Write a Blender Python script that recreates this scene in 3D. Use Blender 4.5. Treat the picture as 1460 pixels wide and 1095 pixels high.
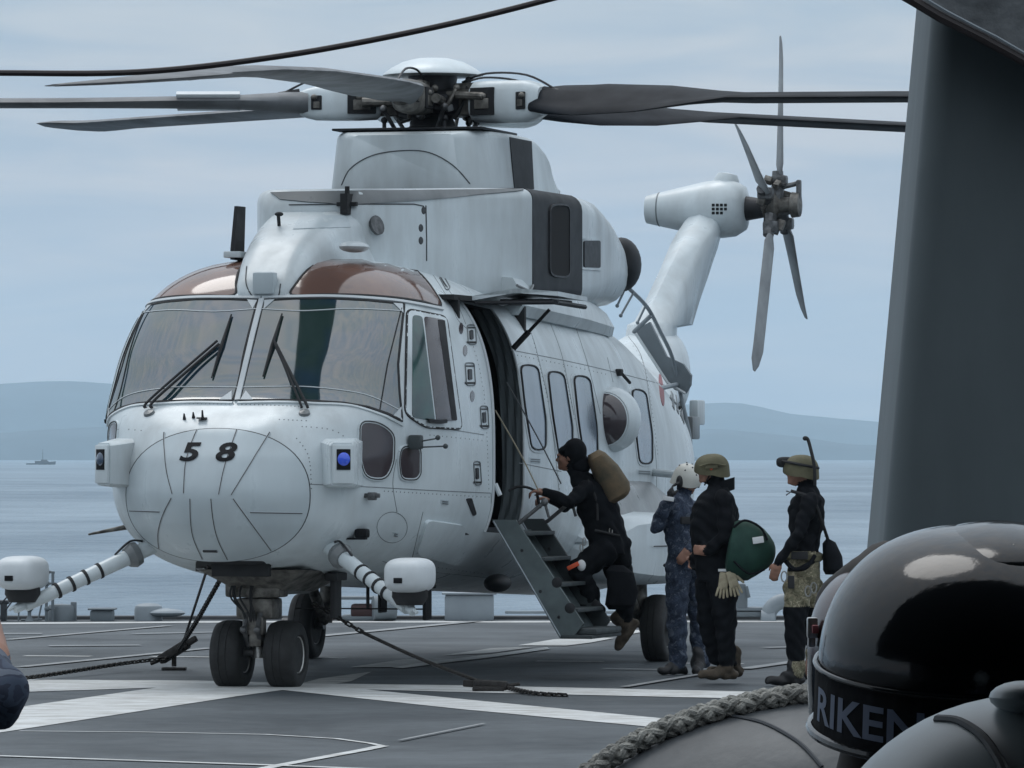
import bpy, bmesh, math, random
import numpy as np
from mathutils import Vector, Matrix, Euler
from mathutils.bvhtree import BVHTree
from mathutils.geometry import intersect_point_line
R = math.radians
rnd = random.Random(7)
sc = bpy.context.scene
col = sc.collection
for o in list(bpy.data.objects): bpy.data.objects.remove(o)

# ------------------------------------------------------------------ camera
FPX = 8400.0                       # focal length in pixels of the 1460 px wide photograph
EYE = 1.762
PITCH = math.atan(102.5 / FPX)
cam_d = bpy.data.cameras.new('camera'); cam = bpy.data.objects.new('camera', cam_d); col.objects.link(cam)
cam_d.sensor_width = 36; cam_d.lens = 36 * FPX / 1460; cam_d.clip_start = 0.1; cam_d.clip_end = 40000
cam.location = (0, 0, EYE); cam.rotation_euler = (R(90) + PITCH, 0, 0)
sc.camera = cam

# ------------------------------------------------------------------ world, sun, exposure
SUN_EL, SUN_AZ = R(64), R(-30)     # soft light from high behind the camera
w = bpy.data.worlds.new('World'); sc.world = w; w.use_nodes = True
nt = w.node_tree; nt.nodes.clear(); N = nt.nodes.new; Lk = nt.links.new
out = N('ShaderNodeOutputWorld')
sky = N('ShaderNodeTexSky'); sky.sky_type = 'NISHITA'; sky.sun_disc = False
sky.sun_elevation = SUN_EL; sky.sun_rotation = SUN_AZ; sky.dust_density = 3.0
bg1 = N('ShaderNodeBackground'); bg1.inputs[1].default_value = 0.10; Lk(sky.outputs[0], bg1.inputs[0])
tc = N('ShaderNodeTexCoord')
sep = N('ShaderNodeSeparateXYZ'); Lk(tc.outputs['Generated'], sep.inputs[0])
# overcast layer: brighter towards the zenith (standard overcast sky), faint flat cloud bands near the horizon
ramp = N('ShaderNodeValToRGB'); Lk(sep.outputs['Z'], ramp.inputs[0])
cr = ramp.color_ramp
cr.elements[0].position = 0.0;  cr.elements[0].color = (0.50, 0.58, 0.70, 1)
cr.elements[1].position = 1.0;  cr.elements[1].color = (1.42, 1.51, 1.60, 1)
for p, c in ((0.012, (0.57, 0.615, 0.705, 1)), (0.035, (0.62, 0.645, 0.715, 1)), (0.06, (0.56, 0.61, 0.68, 1)), (0.085, (0.51, 0.60, 0.685, 1)), (0.3, (0.78, 0.89, 0.98, 1))):
    e = cr.elements.new(p); e.color = c
mp = N('ShaderNodeMapping'); mp.inputs['Scale'].default_value = (7.0, 7.0, 48.0); Lk(tc.outputs['Generated'], mp.inputs[0])
nz = N('ShaderNodeTexNoise'); nz.inputs['Scale'].default_value = 2.2; nz.inputs['Detail'].default_value = 5; nz.inputs['Roughness'].default_value = 0.5
nz.inputs['Distortion'].default_value = 0.6
Lk(mp.outputs[0], nz.inputs['Vector'])
r2 = N('ShaderNodeValToRGB'); Lk(nz.outputs[0], r2.inputs[0])
r2.color_ramp.elements[0].position = 0.36; r2.color_ramp.elements[0].color = (0.80, 0.88, 0.96, 1)
r2.color_ramp.elements[1].position = 0.64; r2.color_ramp.elements[1].color = (1.20, 1.12, 1.06, 1)
mul = N('ShaderNodeMix'); mul.data_type = 'RGBA'; mul.blend_type = 'MULTIPLY'; mul.inputs[0].default_value = 1.0
Lk(ramp.outputs[0], mul.inputs[6]); Lk(r2.outputs[0], mul.inputs[7])
bg2 = N('ShaderNodeBackground'); bg2.inputs[1].default_value = 0.88; Lk(mul.outputs[2], bg2.inputs[0])
mx = N('ShaderNodeMixShader'); mx.inputs[0].default_value = 0.88
Lk(bg1.outputs[0], mx.inputs[1]); Lk(bg2.outputs[0], mx.inputs[2]); Lk(mx.outputs[0], out.inputs[0])
sd = bpy.data.lights.new('sun', 'SUN'); sd.energy = 0.8; sd.angle = R(28); sd.color = (1.0, 0.985, 0.96)
sun = bpy.data.objects.new('sun', sd); col.objects.link(sun)
sun.rotation_euler = (R(90) - SUN_EL, 0, R(180) - SUN_AZ)
sc.view_settings.view_transform = 'Standard'; sc.view_settings.look = 'None'
sc.view_settings.exposure = 0.12; sc.view_settings.gamma = 1.0
try: sc.view_settings.use_curve_mapping = False
except Exception: pass
try:
    sc.cycles.max_bounces = 6; sc.cycles.volume_bounces = 1; sc.cycles.use_denoising = True
except Exception: pass

# ------------------------------------------------------------------ survey helpers (photo pixel -> place in the world)
RX = Matrix.Rotation(PITCH, 3, 'X')
def raydir(px, py): return RX @ Vector(((px - 730) / FPX, 1.0, (547.5 - py) / FPX))
def at(px, py, Y):
    d = raydir(px, py); t = Y / d.y; return Vector((d.x * t, Y, EYE + d.z * t))
def gnd(px, py, z=0.0):
    d = raydir(px, py); t = (z - EYE) / d.z; return Vector((d.x * t, d.y * t, z))
PSI = R(15.5)
HM = Matrix.Translation((-1.93, 45.0, 0)) @ Matrix.Rotation(-PSI, 4, 'Z')
HMI = HM.inverted()
def hl(px, py, l=None, a=None):
    """helicopter-frame point seen at a pixel, on the plane x=l (left) or y=a (aft)"""
    o = HMI @ Vector((0, 0, EYE)); d = HMI.to_3x3() @ raydir(px, py)
    t = (l - o.x) / d.x if l is not None else (a - o.y) / d.y
    return o + d * t

# ------------------------------------------------------------------ materials
MT = {}
def mat(name, c, rough=0.5, metal=0.0, var=0.0, vscale=3.0, bump=0.0, bscale=60.0, coat=0.0, c2=None, streak=False, spec=None, detail=6.0, lo=0.35, hi=0.65):
    m = bpy.data.materials.new(name); m.use_nodes = True
    t = m.node_tree; b = t.nodes['Principled BSDF']; n = t.nodes.new; l = t.links.new
    b.inputs['Base Color'].default_value = (*c, 1); b.inputs['Roughness'].default_value = rough; b.inputs['Metallic'].default_value = metal
    if spec is not None: b.inputs['Specular IOR Level'].default_value = spec
    if coat: b.inputs['Coat Weight'].default_value = coat; b.inputs['Coat Roughness'].default_value = 0.08
    tcn = n('ShaderNodeTexCoord')
    if var or c2:
        mpn = n('ShaderNodeMapping'); l(tcn.outputs['Object'], mpn.inputs[0])
        if streak: mpn.inputs['Scale'].default_value = (1.0, 1.0, 0.22)
        z = n('ShaderNodeTexNoise'); z.inputs['Scale'].default_value = vscale; z.inputs['Detail'].default_value = detail; z.inputs['Roughness'].default_value = 0.6
        l(mpn.outputs[0], z.inputs['Vector'])
        r = n('ShaderNodeValToRGB'); l(z.outputs[0], r.inputs[0])
        cc = c2 if c2 else tuple(x * (1 - var) for x in c)
        r.color_ramp.elements[0].position = lo; r.color_ramp.elements[0].color = (*cc, 1)
        r.color_ramp.elements[1].position = hi; r.color_ramp.elements[1].color = (*c, 1)
        l(r.outputs[0], b.inputs['Base Color'])
        mr = n('ShaderNodeMapRange'); l(z.outputs[0], mr.inputs[0]); mr.inputs[3].default_value = min(1, rough * 1.25); mr.inputs[4].default_value = rough * 0.85
        l(mr.outputs[0], b.inputs['Roughness'])
    if bump:
        z2 = n('ShaderNodeTexNoise'); z2.inputs['Scale'].default_value = bscale; z2.inputs['Detail'].default_value = 4
        l(tcn.outputs['Object'], z2.inputs['Vector'])
        bp = n('ShaderNodeBump'); bp.inputs['Strength'].default_value = bump; bp.inputs['Distance'].default_value = 0.01
        l(z2.outputs[0], bp.inputs['Height']); l(bp.outputs[0], b.inputs['Normal'])
    MT[name] = m; return m
def camo(name, cs, scale):
    m = bpy.data.materials.new(name); m.use_nodes = True
    t = m.node_tree; b = t.nodes['Principled BSDF']; n = t.nodes.new; l = t.links.new
    b.inputs['Roughness'].default_value = 0.9
    tcn = n('ShaderNodeTexCoord'); z = n('ShaderNodeTexNoise'); z.inputs['Scale'].default_value = scale; z.inputs['Detail'].default_value = 3; z.inputs['Distortion'].default_value = 0.8
    l(tcn.outputs['Object'], z.inputs['Vector']); r = n('ShaderNodeValToRGB'); l(z.outputs[0], r.inputs[0]); r.color_ramp.interpolation = 'CONSTANT'
    ps = [0.0, 0.42, 0.50, 0.58, 0.64]
    r.color_ramp.elements[0].color = (*cs[0], 1); r.color_ramp.elements[1].position = ps[1]; r.color_ramp.elements[1].color = (*cs[1 % len(cs)], 1)
    for i in range(2, len(cs)):
        e = r.color_ramp.elements.new(ps[i]); e.color = (*cs[i], 1)
    l(r.outputs[0], b.inputs['Base Color']); MT[name] = m; return m

# helicopter paint: pale grey-white gloss, rain streaks and exhaust grime
def paint(name, c, grime, g_amt=0.5):
    m = bpy.data.materials.new(name); m.use_nodes = True
    t = m.node_tree; b = t.nodes['Principled BSDF']; n = t.nodes.new; l = t.links.new
    tcn = n('ShaderNodeTexCoord'); mpn = n('ShaderNodeMapping'); l(tcn.outputs['Object'], mpn.inputs[0]); mpn.inputs['Scale'].default_value = (1.6, 1.6, 0.35)
    z = n('ShaderNodeTexNoise'); z.inputs['Scale'].default_value = 2.6; z.inputs['Detail'].default_value = 8; z.inputs['Roughness'].default_value = 0.62; l(mpn.outputs[0], z.inputs['Vector'])
    z2 = n('ShaderNodeTexNoise'); z2.inputs['Scale'].default_value = 1.1; z2.inputs['Detail'].default_value = 4; l(tcn.outputs['Object'], z2.inputs['Vector'])
    mu = n('ShaderNodeMath'); mu.operation = 'MULTIPLY'; l(z.outputs[0], mu.inputs[0]); l(z2.outputs[0], mu.inputs[1])
    r = n('ShaderNodeValToRGB'); l(mu.outputs[0], r.inputs[0])
    r.color_ramp.elements[0].position = 0.16; r.color_ramp.elements[0].color = (*c, 1)
    r.color_ramp.elements[1].position = 0.44; r.color_ramp.elements[1].color = tuple(a * (1 - g_amt) + g * g_amt for a, g in zip(c, grime)) + (1,)
    l(r.outputs[0], b.inputs['Base Color'])
    mr = n('ShaderNodeMapRange'); l(z.outputs[0], mr.inputs[0]); mr.inputs[1].default_value = 0.3; mr.inputs[2].default_value = 0.7; mr.inputs[3].default_value = 0.24; mr.inputs[4].default_value = 0.42
    l(mr.outputs[0], b.inputs['Roughness'])
    z3 = n('ShaderNodeTexNoise'); z3.inputs['Scale'].default_value = 3.2; z3.inputs['Detail'].default_value = 2; l(tcn.outputs['Object'], z3.inputs['Vector'])
    bp = n('ShaderNodeBump'); bp.inputs['Strength'].default_value = 0.35; bp.inputs['Distance'].default_value = 0.02; l(z3.outputs[0], bp.inputs['Height']); l(bp.outputs[0], b.inputs['Normal'])
    MT[name] = m; return m
paint('paint', (0.60, 0.665, 0.69), (0.32, 0.34, 0.34), 0.62)
paint('paint_grey', (0.17, 0.185, 0.19), (0.10, 0.105, 0.11), 0.6)
paint('radome_paint', (0.50, 0.57, 0.60), (0.36, 0.40, 0.42), 0.5)
mat('seam', (0.05, 0.055, 0.06), 0.7)
mat('rivet', (0.18, 0.2, 0.21), 0.6)
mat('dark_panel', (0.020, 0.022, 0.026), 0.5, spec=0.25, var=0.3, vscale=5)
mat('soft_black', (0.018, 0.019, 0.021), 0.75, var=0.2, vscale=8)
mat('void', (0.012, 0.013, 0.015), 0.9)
mat('rubber', (0.016, 0.017, 0.018), 0.7, var=0.35, vscale=14, bump=0.3, bscale=90)
mat('metal_grey', (0.16, 0.165, 0.17), 0.4, 0.6, var=0.55, vscale=16)
mat('metal_dirty', (0.22, 0.21, 0.19), 0.5, 0.5, var=0.75, vscale=11)
mat('metal_bright', (0.55, 0.55, 0.53), 0.3, 0.8, var=0.4, vscale=20)
mat('dark_metal', (0.035, 0.036, 0.04), 0.45, 0.5, var=0.3, vscale=14)
mat('seal_white', (0.50, 0.54, 0.56), 0.5)
mat('windshield', (0.016, 0.040, 0.062), 0.05, c2=(0.022, 0.046, 0.042), vscale=2.6, detail=2, lo=0.42, hi=0.58)
MT['windshield'].node_tree.nodes['Principled BSDF'].inputs['IOR'].default_value = 2.3
mat('side_glass_green', (0.035, 0.095, 0.085), 0.12, c2=(0.03, 0.055, 0.06), vscale=3, coat=0.4)
mat('side_glass_brown', (0.075, 0.062, 0.068), 0.15, var=0.3, vscale=3, coat=0.3)
mat('eyebrow_glass', (0.19, 0.105, 0.080), 0.08, c2=(0.12, 0.070, 0.056), vscale=1.5, detail=2)
MT['eyebrow_glass'].node_tree.nodes['Principled BSDF'].inputs['IOR'].default_value = 1.8
mat('chin_glass', (0.055, 0.045, 0.05), 0.12, coat=0.5)
mat('cabin_glass', (0.20, 0.25, 0.31), 0.16, c2=(0.13, 0.17, 0.21), vscale=2.2, coat=0.5, streak=True, detail=2)
mat('lamp_blue', (0.05, 0.12, 0.75), 0.2, coat=0.6)
mat('lamp_glass', (0.06, 0.09, 0.14), 0.1, coat=0.6)
mat('curtain', (0.11, 0.135, 0.145), 0.95, var=0.45, vscale=4, streak=True, bump=0.6, bscale=12)
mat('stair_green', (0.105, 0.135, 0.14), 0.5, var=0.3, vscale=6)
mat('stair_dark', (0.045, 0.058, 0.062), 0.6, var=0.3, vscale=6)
mat('tail_blade', (0.30, 0.32, 0.33), 0.5, c2=(0.17, 0.18, 0.19), vscale=2.2)
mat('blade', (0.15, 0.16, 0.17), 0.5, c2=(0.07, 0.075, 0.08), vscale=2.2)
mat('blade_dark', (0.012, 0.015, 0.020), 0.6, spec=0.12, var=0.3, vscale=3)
mat('blade_white', (0.62, 0.66, 0.68), 0.45, var=0.15, vscale=3)
mat('mark_black', (0.008, 0.009, 0.011), 0.7, spec=.2)
mat('mark_grey', (0.16, 0.18, 0.19), 0.6)
mat('mark_red', (0.25, 0.07, 0.08), 0.5)
mat('rope_bits', (0.30, 0.27, 0.20), 0.8)

# ------------------------------------------------------------------ mesh builder
class MB:
    def __init__(s): s.v = []; s.f = []; s.m = []
    def add(s, vs, fs, mi=0):
        o = len(s.v); s.v += [tuple(p) for p in vs]; s.f += [tuple(o + i for i in f) for f in fs]; s.m += [mi] * len(fs); return s
    def box(s, c, size, rot=None, bev=0.0, mi=0):
        bm = bmesh.new(); bmesh.ops.create_cube(bm, size=1.0)
        bmesh.ops.scale(bm, vec=size, verts=bm.verts)
        if bev: bmesh.ops.bevel(bm, geom=list(bm.edges), offset=min(bev, min(size) * 0.45), segments=2, profile=0.6, affect='EDGES')
        M = rot if rot is not None else Matrix.Identity(3)
        c = Vector(c); bm.verts.index_update()
        s.add([M @ v.co + c for v in bm.verts], [[v.index for v in f.verts] for f in bm.faces], mi); bm.free(); return s
    def tube(s, pts, r, n=8, cap=True, mi=0, closed=False):
        pts = [Vector(p) for p in pts]; k = len(pts); rs = r if isinstance(r, (list, tuple)) else [r] * k
        vs = []; up = None
        for i, p in enumerate(pts):
            if closed: d = pts[(i + 1) % k] - pts[i - 1]
            else: d = pts[min(i + 1, k - 1)] - pts[max(i - 1, 0)]
            d.normalize()
            if up is None:
                up = Vector((0, 0, 1)) if abs(d.z) < 0.9 else Vector((1, 0, 0))
            x = d.cross(up); x.normalize(); up = x.cross(d); up.normalize()
            for j in range(n):
                t = 2 * math.pi * j / n; vs.append(p + (x * math.cos(t) + up * math.sin(t)) * rs[i])
        fs = []
        for i in range(k if closed else k - 1):
            a, b = i * n, ((i + 1) % k) * n
            for j in range(n): fs.append((a + j, a + (j + 1) % n, b + (j + 1) % n, b + j))
        if cap and not closed: fs.append(tuple(range(n - 1, -1, -1))); fs.append(tuple((k - 1) * n + j for j in range(n)))
        return s.add(vs, fs, mi)
    def lathe(s, prof, c, axis=(0, 0, 1), n=24, mi=0, sx=1.0):
        """prof: (radius, height) pairs along axis"""
        ax = Vector(axis).normalized(); u = ax.orthogonal().normalized(); w_ = ax.cross(u); c = Vector(c)
        vs = []; k = len(prof)
        for r_, h in prof:
            for j in range(n):
                t = 2 * math.pi * j / n; vs.append(c + ax * h + (u * math.cos(t) * sx + w_ * math.sin(t)) * r_)
        fs = [(i * n + j, i * n + (j + 1) % n, (i + 1) * n + (j + 1) % n, (i + 1) * n + j) for i in range(k - 1) for j in range(n)]
        if prof[0][0] > 1e-6: fs.append(tuple(range(n - 1, -1, -1)))
        if prof[-1][0] > 1e-6: fs.append(tuple((k - 1) * n + j for j in range(n)))
        return s.add(vs, fs, mi)
    def ell(s, c, r, n=16, m=10, rot=None, e=1.0, mi=0):
        M = rot if rot is not None else Matrix.Identity(3); c = Vector(c); vs = []
        sg = lambda x: math.copysign(abs(x) ** e, x)
        for i in range(m + 1):
            ph = -math.pi / 2 + math.pi * i / m
            for j in range(n):
                t = 2 * math.pi * j / n
                vs.append(c + M @ Vector((r[0] * sg(math.cos(ph)) * sg(math.cos(t)), r[1] * sg(math.cos(ph)) * sg(math.sin(t)), r[2] * sg(math.sin(ph)))))
        fs = [(i * n + j, i * n + (j + 1) % n, (i + 1) * n + (j + 1) % n, (i + 1) * n + j) for i in range(m) for j in range(n)]
        return s.add(vs, fs, mi)
    def loft(s, loops, cap=True, mi=0, closed=True):
        n = len(loops[0]); vs = [p for L in loops for p in L]
        fs = [(i * n + j, i * n + (j + 1) % n, (i + 1) * n + (j + 1) % n, (i + 1) * n + j) for i in range(len(loops) - 1) for j in range(n if closed else n - 1)]
        if cap: fs.append(tuple(range(n - 1, -1, -1))); fs.append(tuple((len(loops) - 1) * n + j for j in range(n)))
        return s.add(vs, fs, mi)
    def slab(s, poly, d, mi=0):
        """polygon (3d points) extruded by vector d"""
        d = Vector(d); a = [Vector(p) for p in poly]; n = len(a)
        return s.add(a + [p + d for p in a], [tuple(range(n)), tuple(range(2 * n - 1, n - 1, -1))] + [(i, (i + 1) % n, n + (i + 1) % n, n + i) for i in range(n)], mi)
    def mirror(s):
        n = len(s.v); s.v += [(-x, y, z) for x, y, z in s.v]; s.f += [tuple(n + i for i in reversed(f)) for f in s.f]; s.m += list(s.m); return s
    def mirrored(s):
        t = MB(); t.v = [(-x, y, z) for x, y, z in s.v]; t.f = [tuple(reversed(f)) for f in s.f]; t.m = list(s.m); return t
    def build(s, name, m, parent=None, smooth=True, ang=35, merge=0.0, fixn=True, kind=None):
        me = bpy.data.meshes.new(name); me.from_pydata(s.v, [], [f for f in s.f if len(set(f)) > 2])
        ms = m if isinstance(m, (list, tuple)) else [m]
        for q in ms: me.materials.append(MT[q] if isinstance(q, str) else q)
        if len(ms) > 1: me.polygons.foreach_set('material_index', s.m)
        bm = bmesh.new(); bm.from_mesh(me)
        if merge: bmesh.ops.remove_doubles(bm, verts=bm.verts, dist=merge)
        if fixn: bmesh.ops.recalc_face_normals(bm, faces=bm.faces)
        bm.to_mesh(me); bm.free()
        if smooth:
            me.polygons.foreach_set('use_smooth', [True] * len(me.polygons))
            try: me.set_sharp_from_angle(angle=R(ang))
            except Exception: pass
        o = bpy.data.objects.new(name, me); col.objects.link(o)
        if parent is not None: o.parent = parent
        if kind: o['kind'] = kind
        return o
def tag(o, label=None, cat=None, group=None, kind=None):
    if label: o['label'] = label
    if cat: o['category'] = cat
    if group: o['group'] = group
    if kind: o['kind'] = kind
    return o
def empty(name, loc=(0, 0, 0), rz=0.0):
    o = bpy.data.objects.new(name, None); o.location = loc; o.rotation_euler = (0, 0, rz); o.empty_display_size = 0.2; col.objects.link(o); return o
def spline(pts, n=8, closed=False):
    P = [Vector(p) for p in pts]; k = len(P); o = []
    for i in range(k if closed else k - 1):
        if closed: a, b, c, d = P[i - 1], P[i], P[(i + 1) % k], P[(i + 2) % k]
        else: a, b, c, d = P[max(i - 1, 0)], P[i], P[i + 1], P[min(i + 2, k - 1)]
        for j in range(n):
            t = j / n; o.append(0.5 * ((2 * b) + (c - a) * t + (2 * a - 5 * b + 4 * c - d) * t * t + (3 * b - a - 3 * c + d) * t ** 3))
    if not closed: o.append(P[-1])
    return o
def crom(xs, ys, x):
    """smooth 1-d interpolation (monotone cubic)"""
    xs = list(xs); ys = list(ys); k = len(xs)
    if x <= xs[0]: return ys[0]
    if x >= xs[-1]: return ys[-1]
    i = max(j for j in range(k - 1) if xs[j] <= x)
    dl = [(ys[j + 1] - ys[j]) / (xs[j + 1] - xs[j]) for j in range(k - 1)]
    def m(j):
        if j == 0: return dl[0]
        if j == k - 1: return dl[-1]
        if dl[j - 1] * dl[j] <= 0: return 0.0
        return 2 * dl[j - 1] * dl[j] / (dl[j - 1] + dl[j])
    h = xs[i + 1] - xs[i]; t = (x - xs[i]) / h
    return (2 * t ** 3 - 3 * t * t + 1) * ys[i] + (t ** 3 - 2 * t * t + t) * h * m(i) + (-2 * t ** 3 + 3 * t * t) * ys[i + 1] + (t ** 3 - t * t) * h * m(i + 1)
def rpoly(corners, r=6, k=4):
    """polygon with rounded corners (pixel space)"""
    P = [Vector((x, y, 0)) for x, y in corners]; n = len(P); o = []
    for i in range(n):
        a, b, c = P[i - 1], P[i], P[(i + 1) % n]
        u = (a - b); v = (c - b); rr = min(r, u.length * 0.45, v.length * 0.45)
        p0 = b + u.normalized() * rr; p1 = b + v.normalized() * rr
        for j in range(k + 1):
            t = j / k; q = p0 * (1 - t) ** 2 + b * 2 * t * (1 - t) + p1 * t * t; o.append((q.x, q.y))
    return o
def spx(pts, n=6, closed=False): return [(p.x, p.y) for p in spline([(x, y, 0) for x, y in pts], n, closed)]

mat('suit_black', (0.0075, 0.009, 0.012), 0.9, spec=0.15, var=0.35, vscale=9, bump=0.7, bscale=16)
mat('skin', (0.30, 0.155, 0.105), 0.55, var=0.25, vscale=12)
mat('hair', (0.012, 0.010, 0.009), 0.8)
mat('boot_brown', (0.085, 0.065, 0.045), 0.8, var=0.5, vscale=16, bump=.4, bscale=50)
mat('boot_black', (0.012, 0.012, 0.013), 0.6)
mat('olive', (0.115, 0.108, 0.062), 0.75, var=0.3, vscale=10, bump=.2, bscale=80)
mat('tan_canvas', (0.15, 0.105, 0.06), 0.9, c2=(0.06, 0.055, 0.038), vscale=5, bump=.6, bscale=14)
mat('green_canvas', (0.012, 0.062, 0.042), 0.75, c2=(0.006, 0.034, 0.026), vscale=4, bump=.9, bscale=9)
mat('glove', (0.42, 0.37, 0.26), 0.9, var=.4, vscale=18)
mat('helmet_white', (0.60, 0.60, 0.55), 0.45, var=0.12, vscale=8)
mat('orange', (0.62, 0.09, 0.03), 0.6)
mat('label_white', (0.65, 0.67, 0.68), 0.6)
camo('camo_blue', [(0.016, 0.024, 0.045), (0.035, 0.052, 0.085), (0.020, 0.030, 0.055), (0.085, 0.105, 0.14)], 22)
camo('camo_tan', [(0.10, 0.095, 0.06), (0.24, 0.21, 0.14), (0.15, 0.145, 0.09), (0.36, 0.32, 0.23)], 26)
mat('gloss_black', (0.006, 0.008, 0.010), 0.10, spec=0.32, bump=.06, bscale=30)
mat('helmet_red', (0.035, 0.014, 0.016), 0.2)
mat('helmet_grey', (0.40, 0.46, 0.48), 0.32, var=0.15, vscale=9)
mat('pillar', (0.088, 0.112, 0.122), 0.55, c2=(0.060, 0.078, 0.086), vscale=2.2, streak=True, bump=.2, bscale=8)
mat('overhead', (0.19, 0.205, 0.215), 0.6, c2=(0.055, 0.062, 0.068), vscale=5, bump=.5, bscale=22)
mat('rope', (0.30, 0.30, 0.275), 0.9, c2=(0.15, 0.15, 0.14), vscale=22, bump=.6, bscale=260)
mat('rubber_grey', (0.070, 0.078, 0.084), 0.55, c2=(0.042, 0.048, 0.053), vscale=4, bump=.35, bscale=18)
mat('chain', (0.045, 0.042, 0.040), 0.55, 0.6, var=0.5, vscale=30)
mat('cable', (0.022, 0.017, 0.018), 0.6)
mat('maroon', (0.045, 0.02, 0.022), 0.6, var=.3)
mat('lettering', (0.10, 0.13, 0.20), 0.5)

# ------------------------------------------------------------------ setting: deck, sea, hills, haze
def mat_deck():
    m = bpy.data.materials.new('deck'); m.use_nodes = True; t = m.node_tree; b = t.nodes['Principled BSDF']; n = t.nodes.new; l = t.links.new
    tcn = n('ShaderNodeTexCoord')
    z = n('ShaderNodeTexNoise'); z.inputs['Scale'].default_value = 0.45; z.inputs['Distortion'].default_value = 0.5; z.inputs['Detail'].default_value = 10; z.inputs['Roughness'].default_value = 0.62; l(tcn.outputs['Object'], z.inputs['Vector'])
    r = n('ShaderNodeValToRGB'); l(z.outputs[0], r.inputs[0]); r.color_ramp.elements[0].position = 0.32; r.color_ramp.elements[0].color = (0.034, 0.043, 0.051, 1)
    r.color_ramp.elements[1].position = 0.7; r.color_ramp.elements[1].color = (0.068, 0.081, 0.092, 1)
    z2 = n('ShaderNodeTexNoise'); z2.inputs['Scale'].default_value = 5; z2.inputs['Detail'].default_value = 8; z2.inputs['Roughness'].default_value = 0.7; l(tcn.outputs['Object'], z2.inputs['Vector'])
    r2 = n('ShaderNodeValToRGB'); l(z2.outputs[0], r2.inputs[0]); r2.color_ramp.elements[0].position = 0.3; r2.color_ramp.elements[0].color = (0.66, 0.66, 0.66, 1); r2.color_ramp.elements[1].position = 0.7; r2.color_ramp.elements[1].color = (1.28, 1.26, 1.22, 1)
    mu = n('ShaderNodeMix'); mu.data_type = 'RGBA'; mu.blend_type = 'MULTIPLY'; mu.inputs[0].default_value = 1; l(r.outputs[0], mu.inputs[6]); l(r2.outputs[0], mu.inputs[7])
    l(mu.outputs[2], b.inputs['Base Color'])
    mr = n('ShaderNodeMapRange'); l(z.outputs[0], mr.inputs[0]); mr.inputs[1].default_value = 0.3; mr.inputs[2].default_value = 0.7; mr.inputs[3].default_value = 0.72; mr.inputs[4].default_value = 0.5
    l(mr.outputs[0], b.inputs['Roughness']); b.inputs['Specular IOR Level'].default_value = 0.3
    z3 = n('ShaderNodeTexNoise'); z3.inputs['Scale'].default_value = 90; z3.inputs['Detail'].default_value = 5; l(tcn.outputs['Object'], z3.inputs['Vector'])
    bp = n('ShaderNodeBump'); bp.inputs['Strength'].default_value = 0.5; bp.inputs['Distance'].default_value = 0.006; l(z3.outputs[0], bp.inputs['Height']); l(bp.outputs[0], b.inputs['Normal'])
    MT['deck'] = m
mat_deck()
def mat_mark(name, c, cw, lo, hi):
    m = bpy.data.materials.new(name); m.use_nodes = True; t = m.node_tree; b = t.nodes['Principled BSDF']; n = t.nodes.new; l = t.links.new
    tcn = n('ShaderNodeTexCoord')
    mpn = n('ShaderNodeMapping'); mpn.inputs['Scale'].default_value = (0.6, 1.6, 1); l(tcn.outputs['Object'], mpn.inputs[0])
    z = n('ShaderNodeTexNoise'); z.inputs['Scale'].default_value = 4; z.inputs['Detail'].default_value = 12; z.inputs['Roughness'].default_value = 0.75; l(mpn.outputs[0], z.inputs['Vector'])
    r = n('ShaderNodeValToRGB'); l(z.outputs[0], r.inputs[0]); r.color_ramp.elements[0].position = lo; r.color_ramp.elements[0].color = (*cw, 1); r.color_ramp.elements[1].position = hi; r.color_ramp.elements[1].color = (*c, 1)
    l(r.outputs[0], b.inputs['Base Color']); b.inputs['Roughness'].default_value = 0.6; MT[name] = m
mat_mark('line_white', (0.58, 0.60, 0.60), (0.30, 0.29, 0.27), 0.36, 0.60)
mat_mark('line_worn', (0.40, 0.40, 0.385), (0.12, 0.125, 0.125), 0.33, 0.62)
mat_mark('line_faint', (0.30, 0.31, 0.315), (0.13, 0.14, 0.145), 0.35, 0.62)
mat('deck_edge', (0.05, 0.055, 0.06), 0.6, var=0.3)
mat('ship_grey', (0.155, 0.185, 0.205), 0.55, var=0.28, vscale=1.5)
mat('ship_light', (0.26, 0.30, 0.33), 0.5, var=0.2, vscale=2)
mat('ship_dark', (0.035, 0.042, 0.05), 0.6, var=0.3)

edgeY = gnd(700, 883.5).y
deck = MB()
deck.slab([(-60, -12, 0), (60, -12, 0), (60, edgeY, 0), (-60, edgeY, 0)], (0, 0, -0.6))
tag(deck.build('deck', 'deck', smooth=False), kind='structure')
hullside = MB().box((0, edgeY - 24, -5.0), (118, 46, 8.6)).build('ship_hull', 'ship_grey', smooth=False); tag(hullside, kind='structure')
edge = MB().box((0, edgeY + 0.12, -0.02), (119, 0.22, 0.12), bev=0.02)
tag(edge.build('deck_edge_coaming', 'deck_edge'), kind='structure')

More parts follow.
